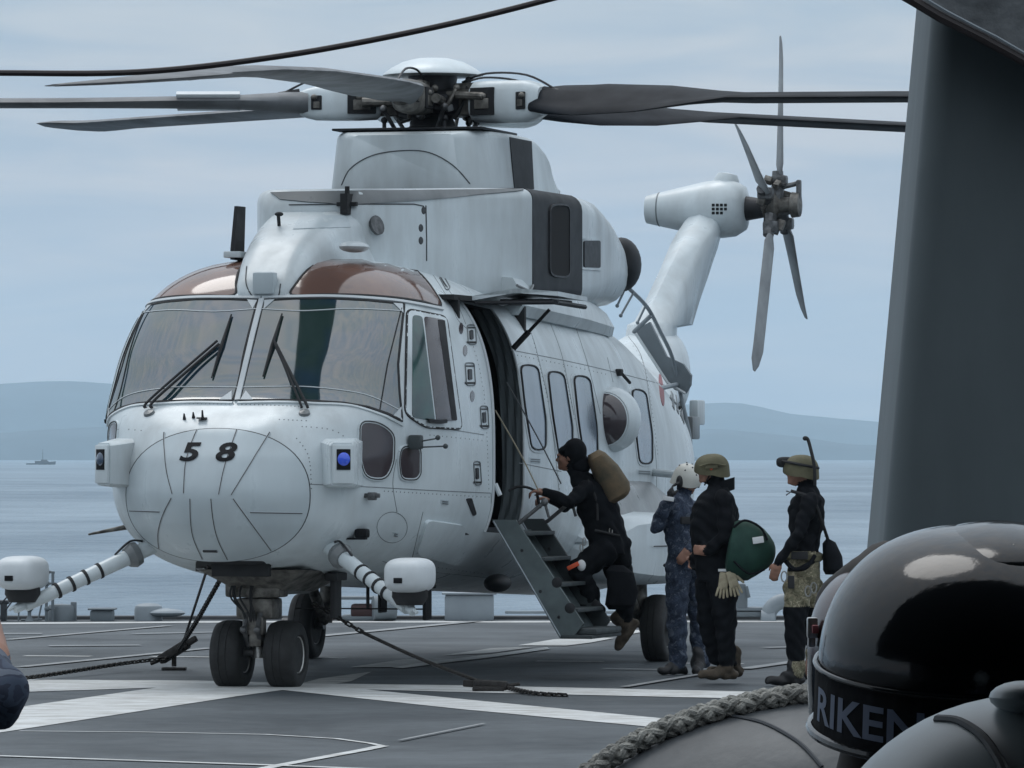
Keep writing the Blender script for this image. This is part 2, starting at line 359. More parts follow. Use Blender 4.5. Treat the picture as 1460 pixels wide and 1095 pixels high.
# painted markings, surveyed from the photograph onto the deck plane
def line_px(pts, wpx=None, wm=None, z=0.004):
    """open polyline in pixels -> flat strip of width wm metres"""
    P = [gnd(x, y) for x, y in pts]; L = []; Rr = []
    for i, p in enumerate(P):
        d = (P[min(i + 1, len(P) - 1)] - P[max(i - 1, 0)]); d.z = 0; d.normalize(); nn = Vector((-d.y, d.x, 0)) * wm / 2
        L.append(Vector((p.x + nn.x, p.y + nn.y, z))); Rr.append(Vector((p.x - nn.x, p.y - nn.y, z)))
    return L, Rr
def strip(mb, pts, wm, z=0.004):
    L, Rr = line_px(pts, wm=wm, z=z); n = len(L)
    mb.add(L + Rr, [(i, i + 1, n + i + 1, n + i) for i in range(n - 1)])
def poly_px(mb, pts, z=0.004): mb.add([gnd(x, y, 0) + Vector((0, 0, z)) for x, y in pts], [tuple(range(len(pts)))])
M1 = MB()      # deck edge line
strip(M1, [(-900, 891), (0, 889.2), (330, 887), (730, 887), (1460, 886), (2200, 885.5)], 0.55)
tag(M1.build('deck_edge_line', 'line_white', smooth=False), kind='structure')
M2 = MB()      # large crossing bands under the nose wheels
poly_px(M2, [(-300, 1090), (27, 1041), (340, 993), (403, 984.4), (660, 1012), (896, 1034), (1300, 1072), (1300, 1058), (924, 1023), (680, 999.5), (521, 983.6), (674, 987.7), (1030, 996), (1400, 1005), (1400, 996), (1064, 986.6), (674, 978), (433, 974.8), (280, 971), (38, 969.6), (-300, 968), (-300, 995), (40, 987), (223, 981), (46, 1006), (-300, 1058)], 0.004)
tag(M2.build('touchdown_markings', 'line_white', smooth=False), kind='structure')
M3 = MB()
strip(M3, [(28, 1043), (200, 1044.5), (380, 1048), (480, 1054), (527, 1060.5), (546, 1064.5)], 0.045, 0.005)
strip(M3, [(546, 1064.5), (520, 1070), (400, 1092), (300, 1112)], 0.085, 0.006)
strip(M3, [(-300, 1074), (0, 1079), (380, 1092), (800, 1108)], 0.085, 0.007)
tag(M3.build('deck_lines', 'line_white', smooth=False), kind='structure')
M4 = MB()
zz = 0.004
for x0, x1, y in ((35, 130, 935.5), (216, 305, 936.5), (436, 492, 938), (765, 860, 943), (955, 1060, 946)):
    strip(M4, [(x0, y), (x1, y + 0.7)], 0.16, 0.004)
tag(M4.build('dashed_line', 'line_white', smooth=False), kind='structure')
M5 = MB()
poly_px(M5, [(739, 921), (789, 912.6), (830, 910), (877, 910.5), (843, 917), (808, 921.5)], 0.0075)
poly_px(M5, [(833, 907), (858, 902), (884, 899.5), (930, 899), (900, 905), (884, 907)], 0.0078)
poly_px(M5, [(559, 953), (612, 944.5), (669, 938), (780, 924), (784, 926.5), (700, 938.5), (620, 948), (575, 954)], 0.009)
tag(M5.build('deck_stripe', 'line_white', smooth=False), kind='structure')
M5 = MB()
poly_px(M5, [(499, 952), (581, 940), (650, 940), (560, 952)], 0.006)
poly_px(M5, [(628, 935.5), (701, 925), (765, 923), (700, 932)], 0.0065)
poly_px(M5, [(395, 984), (455, 968), (530, 958), (500, 972), (440, 981)], 0.003)
tag(M5.build('worn_stripe', 'line_worn', smooth=False), kind='structure')
M6 = MB()
for pts, wd in ((((10, 913), (240, 893)), 0.12), (((30, 952), (300, 925)), 0.12), (((455, 908), (680, 886.5)), 0.16), (((70, 922), (200, 921)), 0.2), (((1060, 955), (1180, 938)), 0.14), (((890, 981), (1010, 961)), 0.08), (((190, 905), (330, 902)), 0.15), (((860, 955), (960, 957)), 0.1), (((1090, 925), (1130, 924)), 0.15), (((570, 1058), (690, 1034)), 0.03), (((0, 905), (60, 905)), 0.2)):
    zz += 0.0006; strip(M6, pts, wd, zz + 0.004)
tag(M6.build('faint_deck_lines', 'line_faint', smooth=False), kind='structure')
SEA_Z = -4.5
def mat_sea():
    m = bpy.data.materials.new('sea'); m.use_nodes = True; t = m.node_tree; b = t.nodes['Principled BSDF']; n = t.nodes.new; l = t.links.new
    tcn = n('ShaderNodeTexCoord')
    mp1 = n('ShaderNodeMapping'); mp1.inputs['Scale'].default_value = (0.35, 0.12, 1); l(tcn.outputs['Object'], mp1.inputs[0])
    w1 = n('ShaderNodeTexNoise'); w1.inputs['Scale'].default_value = 1.2; w1.inputs['Detail'].default_value = 6; w1.inputs['Roughness'].default_value = 0.6; l(mp1.outputs[0], w1.inputs['Vector'])
    bp = n('ShaderNodeBump'); bp.inputs['Strength'].default_value = 1.0; bp.inputs['Distance'].default_value = 1.6; l(w1.outputs[0], bp.inputs['Height']); l(bp.outputs[0], b.inputs['Normal'])
    mp2 = n('ShaderNodeMapping'); mp2.inputs['Scale'].default_value = (0.006, 0.0035, 1); l(tcn.outputs['Object'], mp2.inputs[0])
    w2 = n('ShaderNodeTexNoise'); w2.inputs['Scale'].default_value = 3; w2.inputs['Detail'].default_value = 11; w2.inputs['Roughness'].default_value = 0.68; l(mp2.outputs[0], w2.inputs['Vector'])
    r = n('ShaderNodeValToRGB'); l(w2.outputs[0], r.inputs[0]); r.color_ramp.elements[0].position = 0.38; r.color_ramp.elements[0].color = (0.055, 0.105, 0.155, 1); r.color_ramp.elements[1].position = 0.64; r.color_ramp.elements[1].color = (0.20, 0.27, 0.33, 1)
    l(r.outputs[0], b.inputs['Base Color']); b.inputs['Roughness'].default_value = 0.35; b.inputs['IOR'].default_value = 1.33
    MT['sea'] = m
mat_sea()
sea = MB()
xs = [-5000, -1500, 0, 1500, 5000]; ys = [-300, 200, 600, 1500, 4000, 9000, 16000]
sea.add([(x, y, SEA_Z) for y in ys for x in xs], [(j * 5 + i, j * 5 + i + 1, (j + 1) * 5 + i + 1, (j + 1) * 5 + i) for j in range(6) for i in range(4)])
tag(sea.build('sea', 'sea', smooth=False), kind='structure')

mat('hill', (0.035, 0.065, 0.085), 0.95, var=0.4, vscale=0.01)
def ridge(name, Y, pts, depth):
    mb = MB(); xs = [p[0] for p in pts]; ys = [p[1] for p in pts]; n = 260
    vs = []; r_ = random.Random(3)
    offs = [r_.uniform(-1, 1) for _ in range(60)]
    for i in range(n + 1):
        px = xs[0] + (xs[-1] - xs[0]) * i / n; py = crom(xs, ys, px)
        hh = at(px, py, Y); wob = sum(math.sin(px * f * 0.013 + offs[k]) / f for k, f in enumerate((3, 7, 13, 23, 41))) * 0.9 * Y / FPX
        top = max(hh.z + wob, SEA_Z + 1)
        vs += [(hh.x, Y, SEA_Z - 2), (hh.x, Y + depth * 0.35, SEA_Z + (top - SEA_Z) * 0.62), (hh.x, Y + depth, top), (hh.x, Y + 2 * depth, SEA_Z - 2)]
    fs = [(i * 4 + k, i * 4 + 4 + k, i * 4 + 5 + k, i * 4 + 1 + k) for i in range(n) for k in range(3)]
    mb.add(vs, fs); tag(mb.build(name, 'hill'), kind='structure')
ridge('far_hills', 11500, [(-2600, 625), (-1500, 560), (-600, 580), (-200, 556), (60, 539), (200, 548), (420, 575), (640, 600), (860, 590), (980, 574), (1060, 571), (1150, 588), (1250, 597), (1500, 615), (2200, 580), (3600, 630)], 500)
ridge('near_hills', 8500, [(-2600, 640), (-900, 600), (-100, 618), (40, 612), (200, 604), (420, 630), (700, 646), (960, 640), (1010, 610), (1120, 618), (1260, 634), (1700, 625), (3000, 645)], 300)

hz = MB().box((0, 7900, 200), (9000, 16400, 420))
mh = bpy.data.materials.new('haze_air'); mh.use_nodes = True; mh.node_tree.nodes.clear()
ho = mh.node_tree.nodes.new('ShaderNodeOutputMaterial'); pv = mh.node_tree.nodes.new('ShaderNodeVolumePrincipled')
pv.inputs['Color'].default_value = (0.70, 0.88, 1.0, 1); pv.inputs['Density'].default_value = 0.00009; pv.inputs['Anisotropy'].default_value = 0.0
mh.node_tree.links.new(pv.outputs[0], ho.inputs['Volume']); MT['haze_air'] = mh
tag(hz.build('haze', 'haze_air', smooth=False), kind='stuff')

# ------------------------------------------------------------------ the helicopter: hull surface
heli = empty('helicopter', (-1.93, 45.0, 0), -PSI)
tag(heli, 'large white naval helicopter numbered 58 parked nose-on on the flight deck', 'helicopter')
W0, ZC, ZT, ZB, NT, NB, A1 = 1.37, 1.75, 3.36, 0.80, 3.1, 2.7, 1.4
A0 = ([0.80, 0.83, 0.88, 0.98, 1.10, 1.30, 1.475, 1.70, 1.90, 2.00, 2.17, 2.55, 2.95, 3.08, 3.18, 3.27, 3.33, 3.36],
      [0.70, 0.25, -0.20, -0.68, -0.93, -1.12, -1.18, -1.12, -0.98, -0.88, -0.57, -0.28, 0.04, 0.16, 0.30, 0.52, 0.85, 1.25])
PN = ([0.8, 1.1, 1.5, 1.9, 2.2, 2.95, 3.2, 3.36], [2.3, 2.25, 2.2, 2.5, 3.3, 3.4, 3.0, 2.5])
def cab(th):
    s_, c_ = math.sin(th), math.cos(th)
    if s_ >= 0: return W0 * abs(c_) ** (2 / NT), ZC + (ZT - ZC) * s_ ** (2 / NT)
    return W0 * abs(c_) ** (2 / NB), ZC - (ZC - ZB) * (-s_) ** (2 / NB)
def shear(a): return -0.035 * max(0.0, min(a, 9.0)) if a > 0 else 0.0
DZ0, DZ1, DA0, DA1 = 1.27, 3.03, 1.72, 2.62       # forward door opening
def th_for(z):
    if z >= ZC: return math.asin(((z - ZC) / (ZT - ZC)) ** (NT / 2))
    return -math.asin(((ZC - z) / (ZC - ZB)) ** (NB / 2))
ths = [-math.pi / 2 + math.pi * i / 84 for i in range(85)]
for zz_ in (DZ0, DZ1):
    t_ = th_for(zz_); k_ = min(range(1, 84), key=lambda i: abs(ths[i] - t_)); ths[k_] = t_
# rear stations: a, half width, top, bottom, centre (before shear)
ST = [(6.0, 1.37, 3.36, 0.80, 1.75), (7.2, 1.37, 3.30, 0.80, 1.75), (8.2, 1.36, 3.16, 0.80, 1.75), (8.7, 1.30, 3.08, 0.88, 1.85), (9.3, 1.13, 3.0, 1.10, 2.0), (10.0, 0.86, 2.99, 1.48, 2.2), (10.8, 0.62, 3.05, 1.95, 2.5),
      (11.6, 0.44, 3.2, 2.25, 2.72), (12.2, 0.34, 3.3, 2.38, 2.85), (12.7, 0.28, 3.3, 2.42, 2.85), (12.9, 0.18, 3.2, 2.55, 2.88)]
stA = [A1, DA0, DA0 + .3, DA0 + .6, DA1] + [3.0 + .4 * i for i in range(13)] + [8.2, 8.45, 8.7, 9.0, 9.3, 9.65, 10, 10.4, 10.8, 11.2, 11.6, 11.9, 12.2, 12.5, 12.7, 12.9]
def rear(th, a):
    xs = [s[0] for s in ST]; w_, zt, zb, zc = (crom(xs, [s[k] for s in ST], a) for k in (1, 2, 3, 4))
    s_, c_ = math.sin(th), math.cos(th); nt_ = NT if a < 6.0 else max(2.15, NT - (a - 6.0) * 0.36)
    if s_ >= 0: return w_ * abs(c_) ** (2 / nt_), zc + (zt - zc) * s_ ** (2 / nt_)
    return w_ * abs(c_) ** (2 / nt_), zc - (zc - zb) * (-s_) ** (2 / nt_)
NPH = 44
cols = []      # ordered from tail (right side) round the nose to tail (left side)
for a in reversed(stA[1:]): cols.append(('r', -1, a))
for i in range(-NPH, NPH + 1): cols.append(('n', 0, math.pi / 2 * i / NPH))
for a in stA[1:]: cols.append(('r', 1, a))
def hullpt(c, th):
    k, sd_, p = c
    if k == 'r':
        l, z = rear(th, p); return Vector((sd_ * l, p, z + shear(p)))
    w_, z = cab(th); a0 = crom(A0[0], A0[1], z); n_ = crom(PN[0], PN[1], z)
    # spacing along the plan curve kept even near the corners
    s_, c_ = abs(math.sin(p)), abs(math.cos(p))
    l = w_ * s_ ** (2 / n_); a = A1 - (A1 - a0) * c_ ** (2 / n_)
    return Vector((math.copysign(l, p), a, z + shear(a)))
HV = [[hullpt(c, th) for c in cols] for th in ths]
hull = MB(); nc = len(cols)
hull.v = [tuple(p) for row in HV for p in row]
def door_face(i, j):
    if cols[j][0] != 'r' or cols[j + 1][0] != 'r' or cols[j][1] != 1: 
        if not (cols[j][0] == 'n' and cols[j + 1][0] == 'r'): return False
        return False
    return DA0 - 1e-6 <= cols[j][2] and cols[j + 1][2] <= DA1 + 1e-6 and ths[i] >= th_for(DZ0) - 1e-6 and ths[i + 1] <= th_for(DZ1) + 1e-6
FULL = []
for i in range(len(ths) - 1):
    for j in range(nc - 1):
        q = (i * nc + j, i * nc + j + 1, (i + 1) * nc + j + 1, (i + 1) * nc + j); FULL.append(q)
        if not door_face(i, j): hull.f.append(q); hull.m.append(0)
hull.add([HV[i][0] for i in range(len(ths))], [tuple(range(len(ths)))])
hull.add([HV[i][-1] for i in range(len(ths))], [tuple(reversed(range(len(ths))))])
BVH = BVHTree.FromPolygons([Vector(p) for row in HV for p in row], FULL, epsilon=0.0)
fus = hull.build('fuselage', 'paint', heli, ang=50, merge=0.0004)

def surf_for(mbs):
    vs = []; fs = []
    for m_ in mbs:
        o = len(vs); vs += [Vector(v) for v in m_.v]; fs += [tuple(o + i for i in f) for f in m_.f]
    return BVHTree.FromPolygons(vs, fs, epsilon=0.0)
def hit(px, py, bvh=None):
    """point and outward normal of a surface of the helicopter (its own frame) behind a pixel of the survey"""
    o = HMI @ Vector((0, 0, EYE)); d = (HMI.to_3x3() @ raydir(px, py)).normalized()
    p, n_, _, _ = (bvh or BVH).ray_cast(o, d)
    if p is None: return None
    if n_.dot(d) > 0: n_ = -n_
    return p, n_
def patch(poly, off=0.005, step=6.0, bvh=None, mb=None, thick=0.0, mi=0, xfm=None):
    """flat outline -> sheet that follows the helicopter's skin, raised by off; thick adds an edge"""
    mb = mb or MB(); bm = bmesh.new()
    vs = [bm.verts.new((x, y, 0)) for x, y in poly]; bm.faces.new(vs)
    x0, x1 = min(p[0] for p in poly), max(p[0] for p in poly); y0, y1 = min(p[1] for p in poly), max(p[1] for p in poly)
    x = x0 + step
    while x < x1:
        bmesh.ops.bisect_plane(bm, geom=list(bm.verts) + list(bm.edges) + list(bm.faces), plane_co=(x, 0, 0), plane_no=(1, 0, 0)); x += step
    y = y0 + step
    while y < y1:
        bmesh.ops.bisect_plane(bm, geom=list(bm.verts) + list(bm.edges) + list(bm.faces), plane_co=(0, y, 0), plane_no=(0, 1, 0)); y += step
    bmesh.ops.triangulate(bm, faces=[f for f in bm.faces if len(f.verts) > 4])
    bm.verts.index_update(); P = []; lastn = None
    for v in bm.verts:
        h = hit(v.co.x, v.co.y, bvh); P.append(h)
    ok = [p for p in P if p]
    if not ok: bm.free(); return mb
    Q = []
    for v, h in zip(bm.verts, P):
        if h is None:
            near = min((k for k in range(len(P)) if P[k]), key=lambda k: (bm.verts[k].co - v.co).length if False else 0) if False else None
            bm.verts.ensure_lookup_table()
            kk = min((k for k in range(len(P)) if P[k]), key=lambda k: (bm.verts[k].co.x - v.co.x) ** 2 + (bm.verts[k].co.y - v.co.y) ** 2); h = P[kk]
        Q.append(h)
    top = [p + n_ * off for p, n_ in Q]; fs = [[v.index for v in f.verts] for f in bm.faces]
    mb.add(top, fs, mi)
    be = [e for e in bm.edges if len(e.link_faces) == 1]
    if thick >= 0:
        base = len(mb.v); idx = {}; 
        for e in be:
            for v in e.verts:
                if v.index not in idx: idx[v.index] = base + len(idx); p, n_ = Q[v.index]; mb.v.append(tuple(p - n_ * 0.004))
        b0 = base - len(top)
        for e in be:
            a_, c_ = e.verts[0].index, e.verts[1].index
            mb.f.append((b0 + a_, b0 + c_, idx[c_], idx[a_])); mb.m.append(mi)
    bm.free(); return mb
def seam(pts, wd=0.012, off=0.0015, mb=None, bvh=None, sub=True, mi=0, h=0.003):
    """thin raised strip (panel joint, seal) that follows the skin"""
    mb = mb if mb is not None else MB()
    if sub:
        q = []
        for i in range(len(pts) - 1):
            (x0, y0), (x1, y1) = pts[i], pts[i + 1]; k = max(1, int(math.hypot(x1 - x0, y1 - y0) / 5))
            q += [(x0 + (x1 - x0) * j / k, y0 + (y1 - y0) * j / k) for j in range(k)]
        pts = q + [pts[-1]]
    P = [hit(x, y, bvh) for x, y in pts]; P = [p for p in P if p]
    if len(P) < 2: return mb
    vs = []
    for i, (p, n_) in enumerate(P):
        d = (P[min(i + 1, len(P) - 1)][0] - P[max(i - 1, 0)][0])
        if d.length < 1e-6: d = Vector((0, 0, 1))
        x = d.normalized().cross(n_).normalized() * wd / 2; u = n_ * (off + h); vs += [p + x - n_ * .002, p + x * .8 + u, p - x * .8 + u, p - x - n_ * .002]
    mb.add(vs, [(i * 4 + k, i * 4 + k + 1, i * 4 + k + 5, i * 4 + k + 4) for i in range(len(P) - 1) for k in range(3)], mi)
    return mb
def ringpx(poly, wd, off=0.004, mb=None, bvh=None, mi=0, h=0.006): return seam(list(poly) + [poly[0]], wd, off, mb, bvh, mi=mi, h=h)

# ------------------------------------------------------------------ glazing (surveyed on the left half, mirrored to the right)
def both(name, mb, m, **k):
    a = mb.build(name, m, heli, **k); b = mb.mirrored().build(name, m, heli, **k); return a, b
ws = [(376, 429), (420, 426.5), (470, 426), (525, 429), (576, 434), (571, 480), (567, 520), (569, 560), (573, 600), (552, 590), (525, 581), (490, 575), (450, 572.5), (400, 571), (342, 571), (352, 528), (364, 480)]
both('windshield_pane', patch(ws, 0.006, 7), 'windshield')
wr = MB(); ringpx(ws, 0.022, mb=wr); both('windshield_seal', wr, 'soft_black')
for q_ in ([(371, 441), (430, 444), (500, 441), (574, 444)], [(346, 553), (400, 552), (450, 553), (520, 563), (569, 585)]):
    wl = MB(); seam(spx(q_), 0.008, 0.008, wl); both('heater_strip', wl, 'seal_white')
vl = MB(); seam([(572, 440), (552, 520), (541, 585)], 0.010, 0.008, vl); both('pane_line', vl, 'soft_black')  # thin dark line down the outer part of each pane
post = MB(); seam([(373.5, 427), (360, 480), (338.5, 572)], 0.05, 0.006, post, h=0.012); post.build('centre_post', 'seal_white', heli)
for tri in ([(377, 429), (392, 428), (377, 441)], [(343, 571), (361, 571), (351, 558)], [(573, 434), (560, 433), (574, 447)], [(572, 599), (560, 593), (571, 580)]): both('corner_gusset', patch(tri, 0.012, 30), 'seal_white')
brow = MB(); seam(spx([(374, 425), (420, 424), (470, 423.5), (525, 426), (576, 431), (630, 441)]), 0.030, 0.003, brow, h=0.014)
both('windshield_upper_frame', brow, 'seal_white')
sill = MB(); seam(spx([(339, 575), (400, 574), (450, 576), (500, 579), (550, 594), (574, 606)]), 0.022, 0.003, sill, h=0.010); both('windshield_lower_frame', sill, 'paint')
eb = spx([(416, 421), (424, 403), (440, 384), (460, 368), (488, 360), (520, 358.5), (550, 361), (578, 373), (600, 392), (617, 413), (628, 436), (600, 430), (560, 424.5), (510, 421), (460, 420.5)], 4, True)
both('eyebrow_window', patch(eb, 0.006, 6), 'eyebrow_glass')
er = MB(); ringpx(eb, 0.020, mb=er); both('eyebrow_seal', er, 'soft_black')
# sliding cockpit side window
dw = rpoly([(580, 441), (636, 452), (658, 612), (606, 609), (577, 590)], 9)
both('cockpit_window_frame', patch(dw, 0.010, 7, thick=.01), 'paint')
dr = MB(); ringpx(dw, 0.020, mb=dr); both('cockpit_window_seal', dr, 'soft_black')
both('front_pane', patch(rpoly([(587, 450), (600.5, 452), (618, 600), (586, 595)], 5), 0.014, 6), 'side_glass_green')
both('rear_pane', patch(rpoly([(603, 452), (632, 457), (650, 600), (620.5, 600)], 4), 0.014, 6), 'side_glass_brown')
sh = MB(); patch([(622, 457), (632, 458), (649, 599), (642, 599)], 0.016, 8, mb=sh); both('window_channel', sh, 'soft_black')
lt = MB(); seam([(606, 599), (622, 601), (632, 600)], 0.035, 0.016, lt, h=0.02); both('window_latch', lt, 'dark_metal')
# chin windows
for cw in (rpoly([(512, 600), (540, 602), (561, 618), (560, 660), (549, 684), (519, 682), (511, 650)], 14), rpoly([(571, 636), (598, 636), (598, 676), (592, 684), (570, 684), (567, 655)], 10)):
    both('chin_window', patch(cw, 0.010, 6), 'chin_glass'); cr_ = MB(); ringpx(cw, 0.03, 0.004, cr_, h=0.010); both('chin_window_frame', cr_, 'paint')
    cr_ = MB(); ringpx(cw, 0.010, 0.010, cr_, h=0.008); both('chin_window_seal', cr_, 'soft_black')
# cabin windows
for k_, q in enumerate(([(741, 520), (766, 522), (777, 600), (777, 641), (757, 641), (747, 575)], [(780, 529), (803, 532), (815, 610), (815, 650), (796, 650), (787, 590)],
          [(817, 535), (840, 538), (850, 610), (851, 655), (832, 655), (824, 600)], [(900, 554), (920, 558), (929, 620), (929, 661), (911, 661), (904, 600)])):
    q = rpoly(q, 10)
    both('cabin_window', patch(q, 0.006, 6), 'cabin_glass'); cr_ = MB(); ringpx(q, 0.015, 0.004, cr_, h=0.010)
    both('cabin_window_seal', cr_, 'soft_black')
    cr_ = MB(); cx = sum(p[0] for p in q) / len(q); cy = sum(p[1] for p in q) / len(q)
    ringpx([(cx + (x - cx) * 1.22, cy + (y - cy) * 1.045) for x, y in q], 0.03, 0.001, cr_, h=0.005); both('cabin_window_frame', cr_, 'paint')
# big bubble window
c_, n_ = hit(868, 598)
bub = MB(); bub.ell(c_ - n_ * 0.02 + Vector((0, .02, 0)), (0.30, 0.52, 0.26 * 1.0), 28, 18)
bub = MB(); bub.ell(c_ + Vector((-.02, .15, -.0)), (0.25, 0.28, 0.35), 36, 28, rot=Matrix.Rotation(R(90), 3, 'X'))
bb = MB()
for f in bub.f:
    ce = sum((Vector(bub.v[i]) for i in f), Vector()) / len(f)
    bb.add([bub.v[i] for i in f], [tuple(range(len(f)))], 1 if ce.y < c_.y - 0.055 else 0)
bo = both('bubble_window', bb, ['paint', 'chin_glass'], merge=0.0005)
bsp = MB(); bsp.tube([c_ + Vector((-.02, -.05, 0)) + Vector((.205 * math.cos(t), 0, .23 * math.sin(t))) for t in [math.pi * 2 * i / 28 for i in range(28)]], 0.008, 5, closed=True); both('bubble_rim', bsp, 'seal_white')

# ------------------------------------------------------------------ nose radome with its lightning strips and number
rad = [(311 + 130 * (abs(math.cos(t)) ** .92) * (1 if math.cos(t) > 0 else -1), 706 - 94 * (abs(math.sin(t)) ** .88) * (1 if math.sin(t) > 0 else -1)) for t in [2 * math.pi * i / 72 for i in range(72)]]
rp = patch(rad, 0.006, 6); radome = rp.build('radome', 'radome_paint', heli, ang=60)
rs = MB(); ringpx([(311 + (x - 311) * 1.008, 706 + (y - 706) * 1.008) for x, y in rad], 0.010, 0.002, rs, h=0.002); rs.build('radome_joint', 'seam', heli)
zs = lambda pts: [(140 + x / 3.65, 580 + y / 3.65) for x, y in pts]
def rseam(pts):
    s_ = MB(); seam(spx(zs(pts)), 0.017, 0.006, s_, h=0.003); o = s_.build('lightning_strip', 'seal_white', heli)
    s_ = MB(); seam(spx(zs(pts)), 0.007, 0.0085, s_, h=0.003); s_.build('strip_core', 'seam', o)
for pts in ([(345, 135), (345, 200), (358, 330), (388, 452)], [(515, 122), (480, 210), (455, 310), (447, 450)], [(722, 122), (690, 215), (655, 325), (628, 455)], [(893, 135), (693, 458)],
            [(383, 475), (340, 560), (315, 650), (318, 735)], [(480, 478), (483, 590), (497, 680), (543, 788)], [(588, 478), (600, 590), (625, 690), (673, 790)], [(703, 478), (900, 745)], [(167, 540), (322, 545)], [(790, 548), (1060, 553)]): rseam(pts)
s_ = MB(); seam(zs([(548, 746), (620, 747)]), 0.022, 0.006, s_, h=0.01); s_.build('vent_slot', 'dark_metal', heli)
def text_mesh(txt, bold=0.03, sh_=0.0, res=4):
    cu = bpy.data.curves.new('t', 'FONT'); cu.body = txt; cu.size = 1.0; cu.offset = bold; cu.shear = sh_; cu.resolution_u = res
    to = bpy.data.objects.new('t', cu); col.objects.link(to); bpy.context.view_layer.update()
    me = bpy.data.meshes.new_from_object(to.evaluated_get(bpy.context.evaluated_depsgraph_get())); bpy.data.objects.remove(to); bpy.data.curves.remove(cu)
    bm = bmesh.new(); bm.from_mesh(me); bpy.data.meshes.remove(me); bmesh.ops.remove_doubles(bm, verts=bm.verts, dist=1e-4); return bm
def text_on(txt, box, off=0.010, m='mark_black', name='number', bold=0.03, sh_=0.0, bvh=None, parent=None, hitf=None, cuts=8, skew=(0, 0)):
    """lettering laid on a surface; box = (x0,y0,x1,y1) of its outline in survey pixels"""
    bm = text_mesh(txt, bold, sh_); X = [v.co.x for v in bm.verts]; Y = [v.co.y for v in bm.verts]; a0, a1, b0, b1 = min(X), max(X), min(Y), max(Y)
    for i in range(1, cuts):
        bmesh.ops.bisect_plane(bm, geom=list(bm.verts) + list(bm.edges) + list(bm.faces), plane_co=(a0 + (a1 - a0) * i / cuts, 0, 0), plane_no=(1, 0, 0))
        bmesh.ops.bisect_plane(bm, geom=list(bm.verts) + list(bm.edges) + list(bm.faces), plane_co=(0, b0 + (b1 - b0) * i / cuts, 0), plane_no=(0, 1, 0))
    bm.verts.index_update(); mb = MB(); P = []
    for v in bm.verts:
        u, t_ = (v.co.x - a0) / (a1 - a0), (v.co.y - b0) / (b1 - b0)
        px, py = box[0] + (box[2] - box[0]) * u, box[3] + (box[1] - box[3]) * t_
        px += skew[0] * (t_ - .5); py += skew[1] * (u - .5)
        h = (hitf or (lambda a, b: hit(a, b, bvh)))(px, py); P.append(h[0] + h[1] * off if h else None)
    g = [f for f in bm.faces if all(P[v.index] is not None for v in f.verts)]
    P = [p if p is not None else Vector() for p in P]
    mb.add(P, [[v.index for v in f.verts] for f in g]); bm.free()
    return mb.build(name, m, parent if parent is not None else heli, smooth=False, fixn=False)
text_on('5', (256.5, 632, 288, 658.5), 0.0125, sh_=0.25, bold=0.028, name='number_digit')
text_on('8', (308, 632, 339, 659), 0.0125, sh_=0.25, bold=0.028, name='number_digit')

# ------------------------------------------------------------------ forward door opening: jambs, cabin interior, curtain
jm = MB(); rows = [i for i in range(len(ths)) if th_for(DZ0) - 1e-6 <= ths[i] <= th_for(DZ1) + 1e-6]
def edge_in(p, w=.12): return Vector((p[0] - w, p[1], p[2]))
for a_ in (DA0, DA1):
    L_ = [Vector((rear(ths[i], a_)[0], a_, rear(ths[i], a_)[1] + shear(a_))) for i in rows]
    if a_ == DA0: J0 = L_
    else: J1 = L_
    n = len(L_)
    if a_ == DA0: jm.add(L_ + [edge_in(p) for p in L_], [(i, i + 1, n + i + 1, n + i) for i in range(n - 1)])
for e in (0, -1): jm.add([J0[e], J1[e], edge_in(J1[e]), edge_in(J0[e])], [(0, 1, 2, 3)])
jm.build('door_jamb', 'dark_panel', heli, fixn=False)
df = MB(); df.tube([p + Vector((.006, 0, 0)) for p in J0], 0.014, 6); df.tube([p + Vector((.004, 0, 0)) for p in J1], 0.010, 6); df.build('door_seal', 'seal_white', heli)
inn = MB(); zb_, zt_ = 1.20, 3.0
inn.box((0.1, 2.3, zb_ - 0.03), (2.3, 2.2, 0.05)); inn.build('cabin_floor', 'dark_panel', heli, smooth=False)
inn = MB(); inn.box((-1.05, 2.3, 2.1), (0.05, 2.2, 1.8)); inn.box((0.1, 1.35, 2.1), (2.2, 0.05, 1.8)); inn.box((0.1, 3.3, 2.1), (2.2, 0.05, 1.8)); inn.box((0.1, 2.3, 3.0), (2.2, 2.2, 0.04))
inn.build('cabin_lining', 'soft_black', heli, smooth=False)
cu = MB(); L0 = []; L1 = []
for k in range(15):          # quilted curtain hanging inside the rear edge of the door
    t = k / 14; z = 1.30 + t * 1.66; lx = 1.27 - 0.05 * t - max(0, t - .6) * .35
    L0.append([Vector((lx - 0.06 + 0.03 * math.sin(q * 2.1 + k * .4), DA1 - 0.50 + 0.49 * q / 8, z)) for q in range(9)])
L0 = []
for i, p in enumerate(J1):      # quilted flap tied back along the rear edge of the door
    L0.append([Vector((p.x - .005 - .165 * q / 8, DA1 - .004 + .012 * math.sin(q * 1.9 + i * .55) - .02 * (q / 8), p.z)) for q in range(9)])
cu.loft(L0, cap=False, closed=False); cu.build('curtain', 'curtain', heli)
hd = MB(); hd.tube([(1.27, 1.80, 1.42), (1.28, 1.82, 1.60)], 0.018, 8); hd.build('door_grip', 'seal_white', heli)
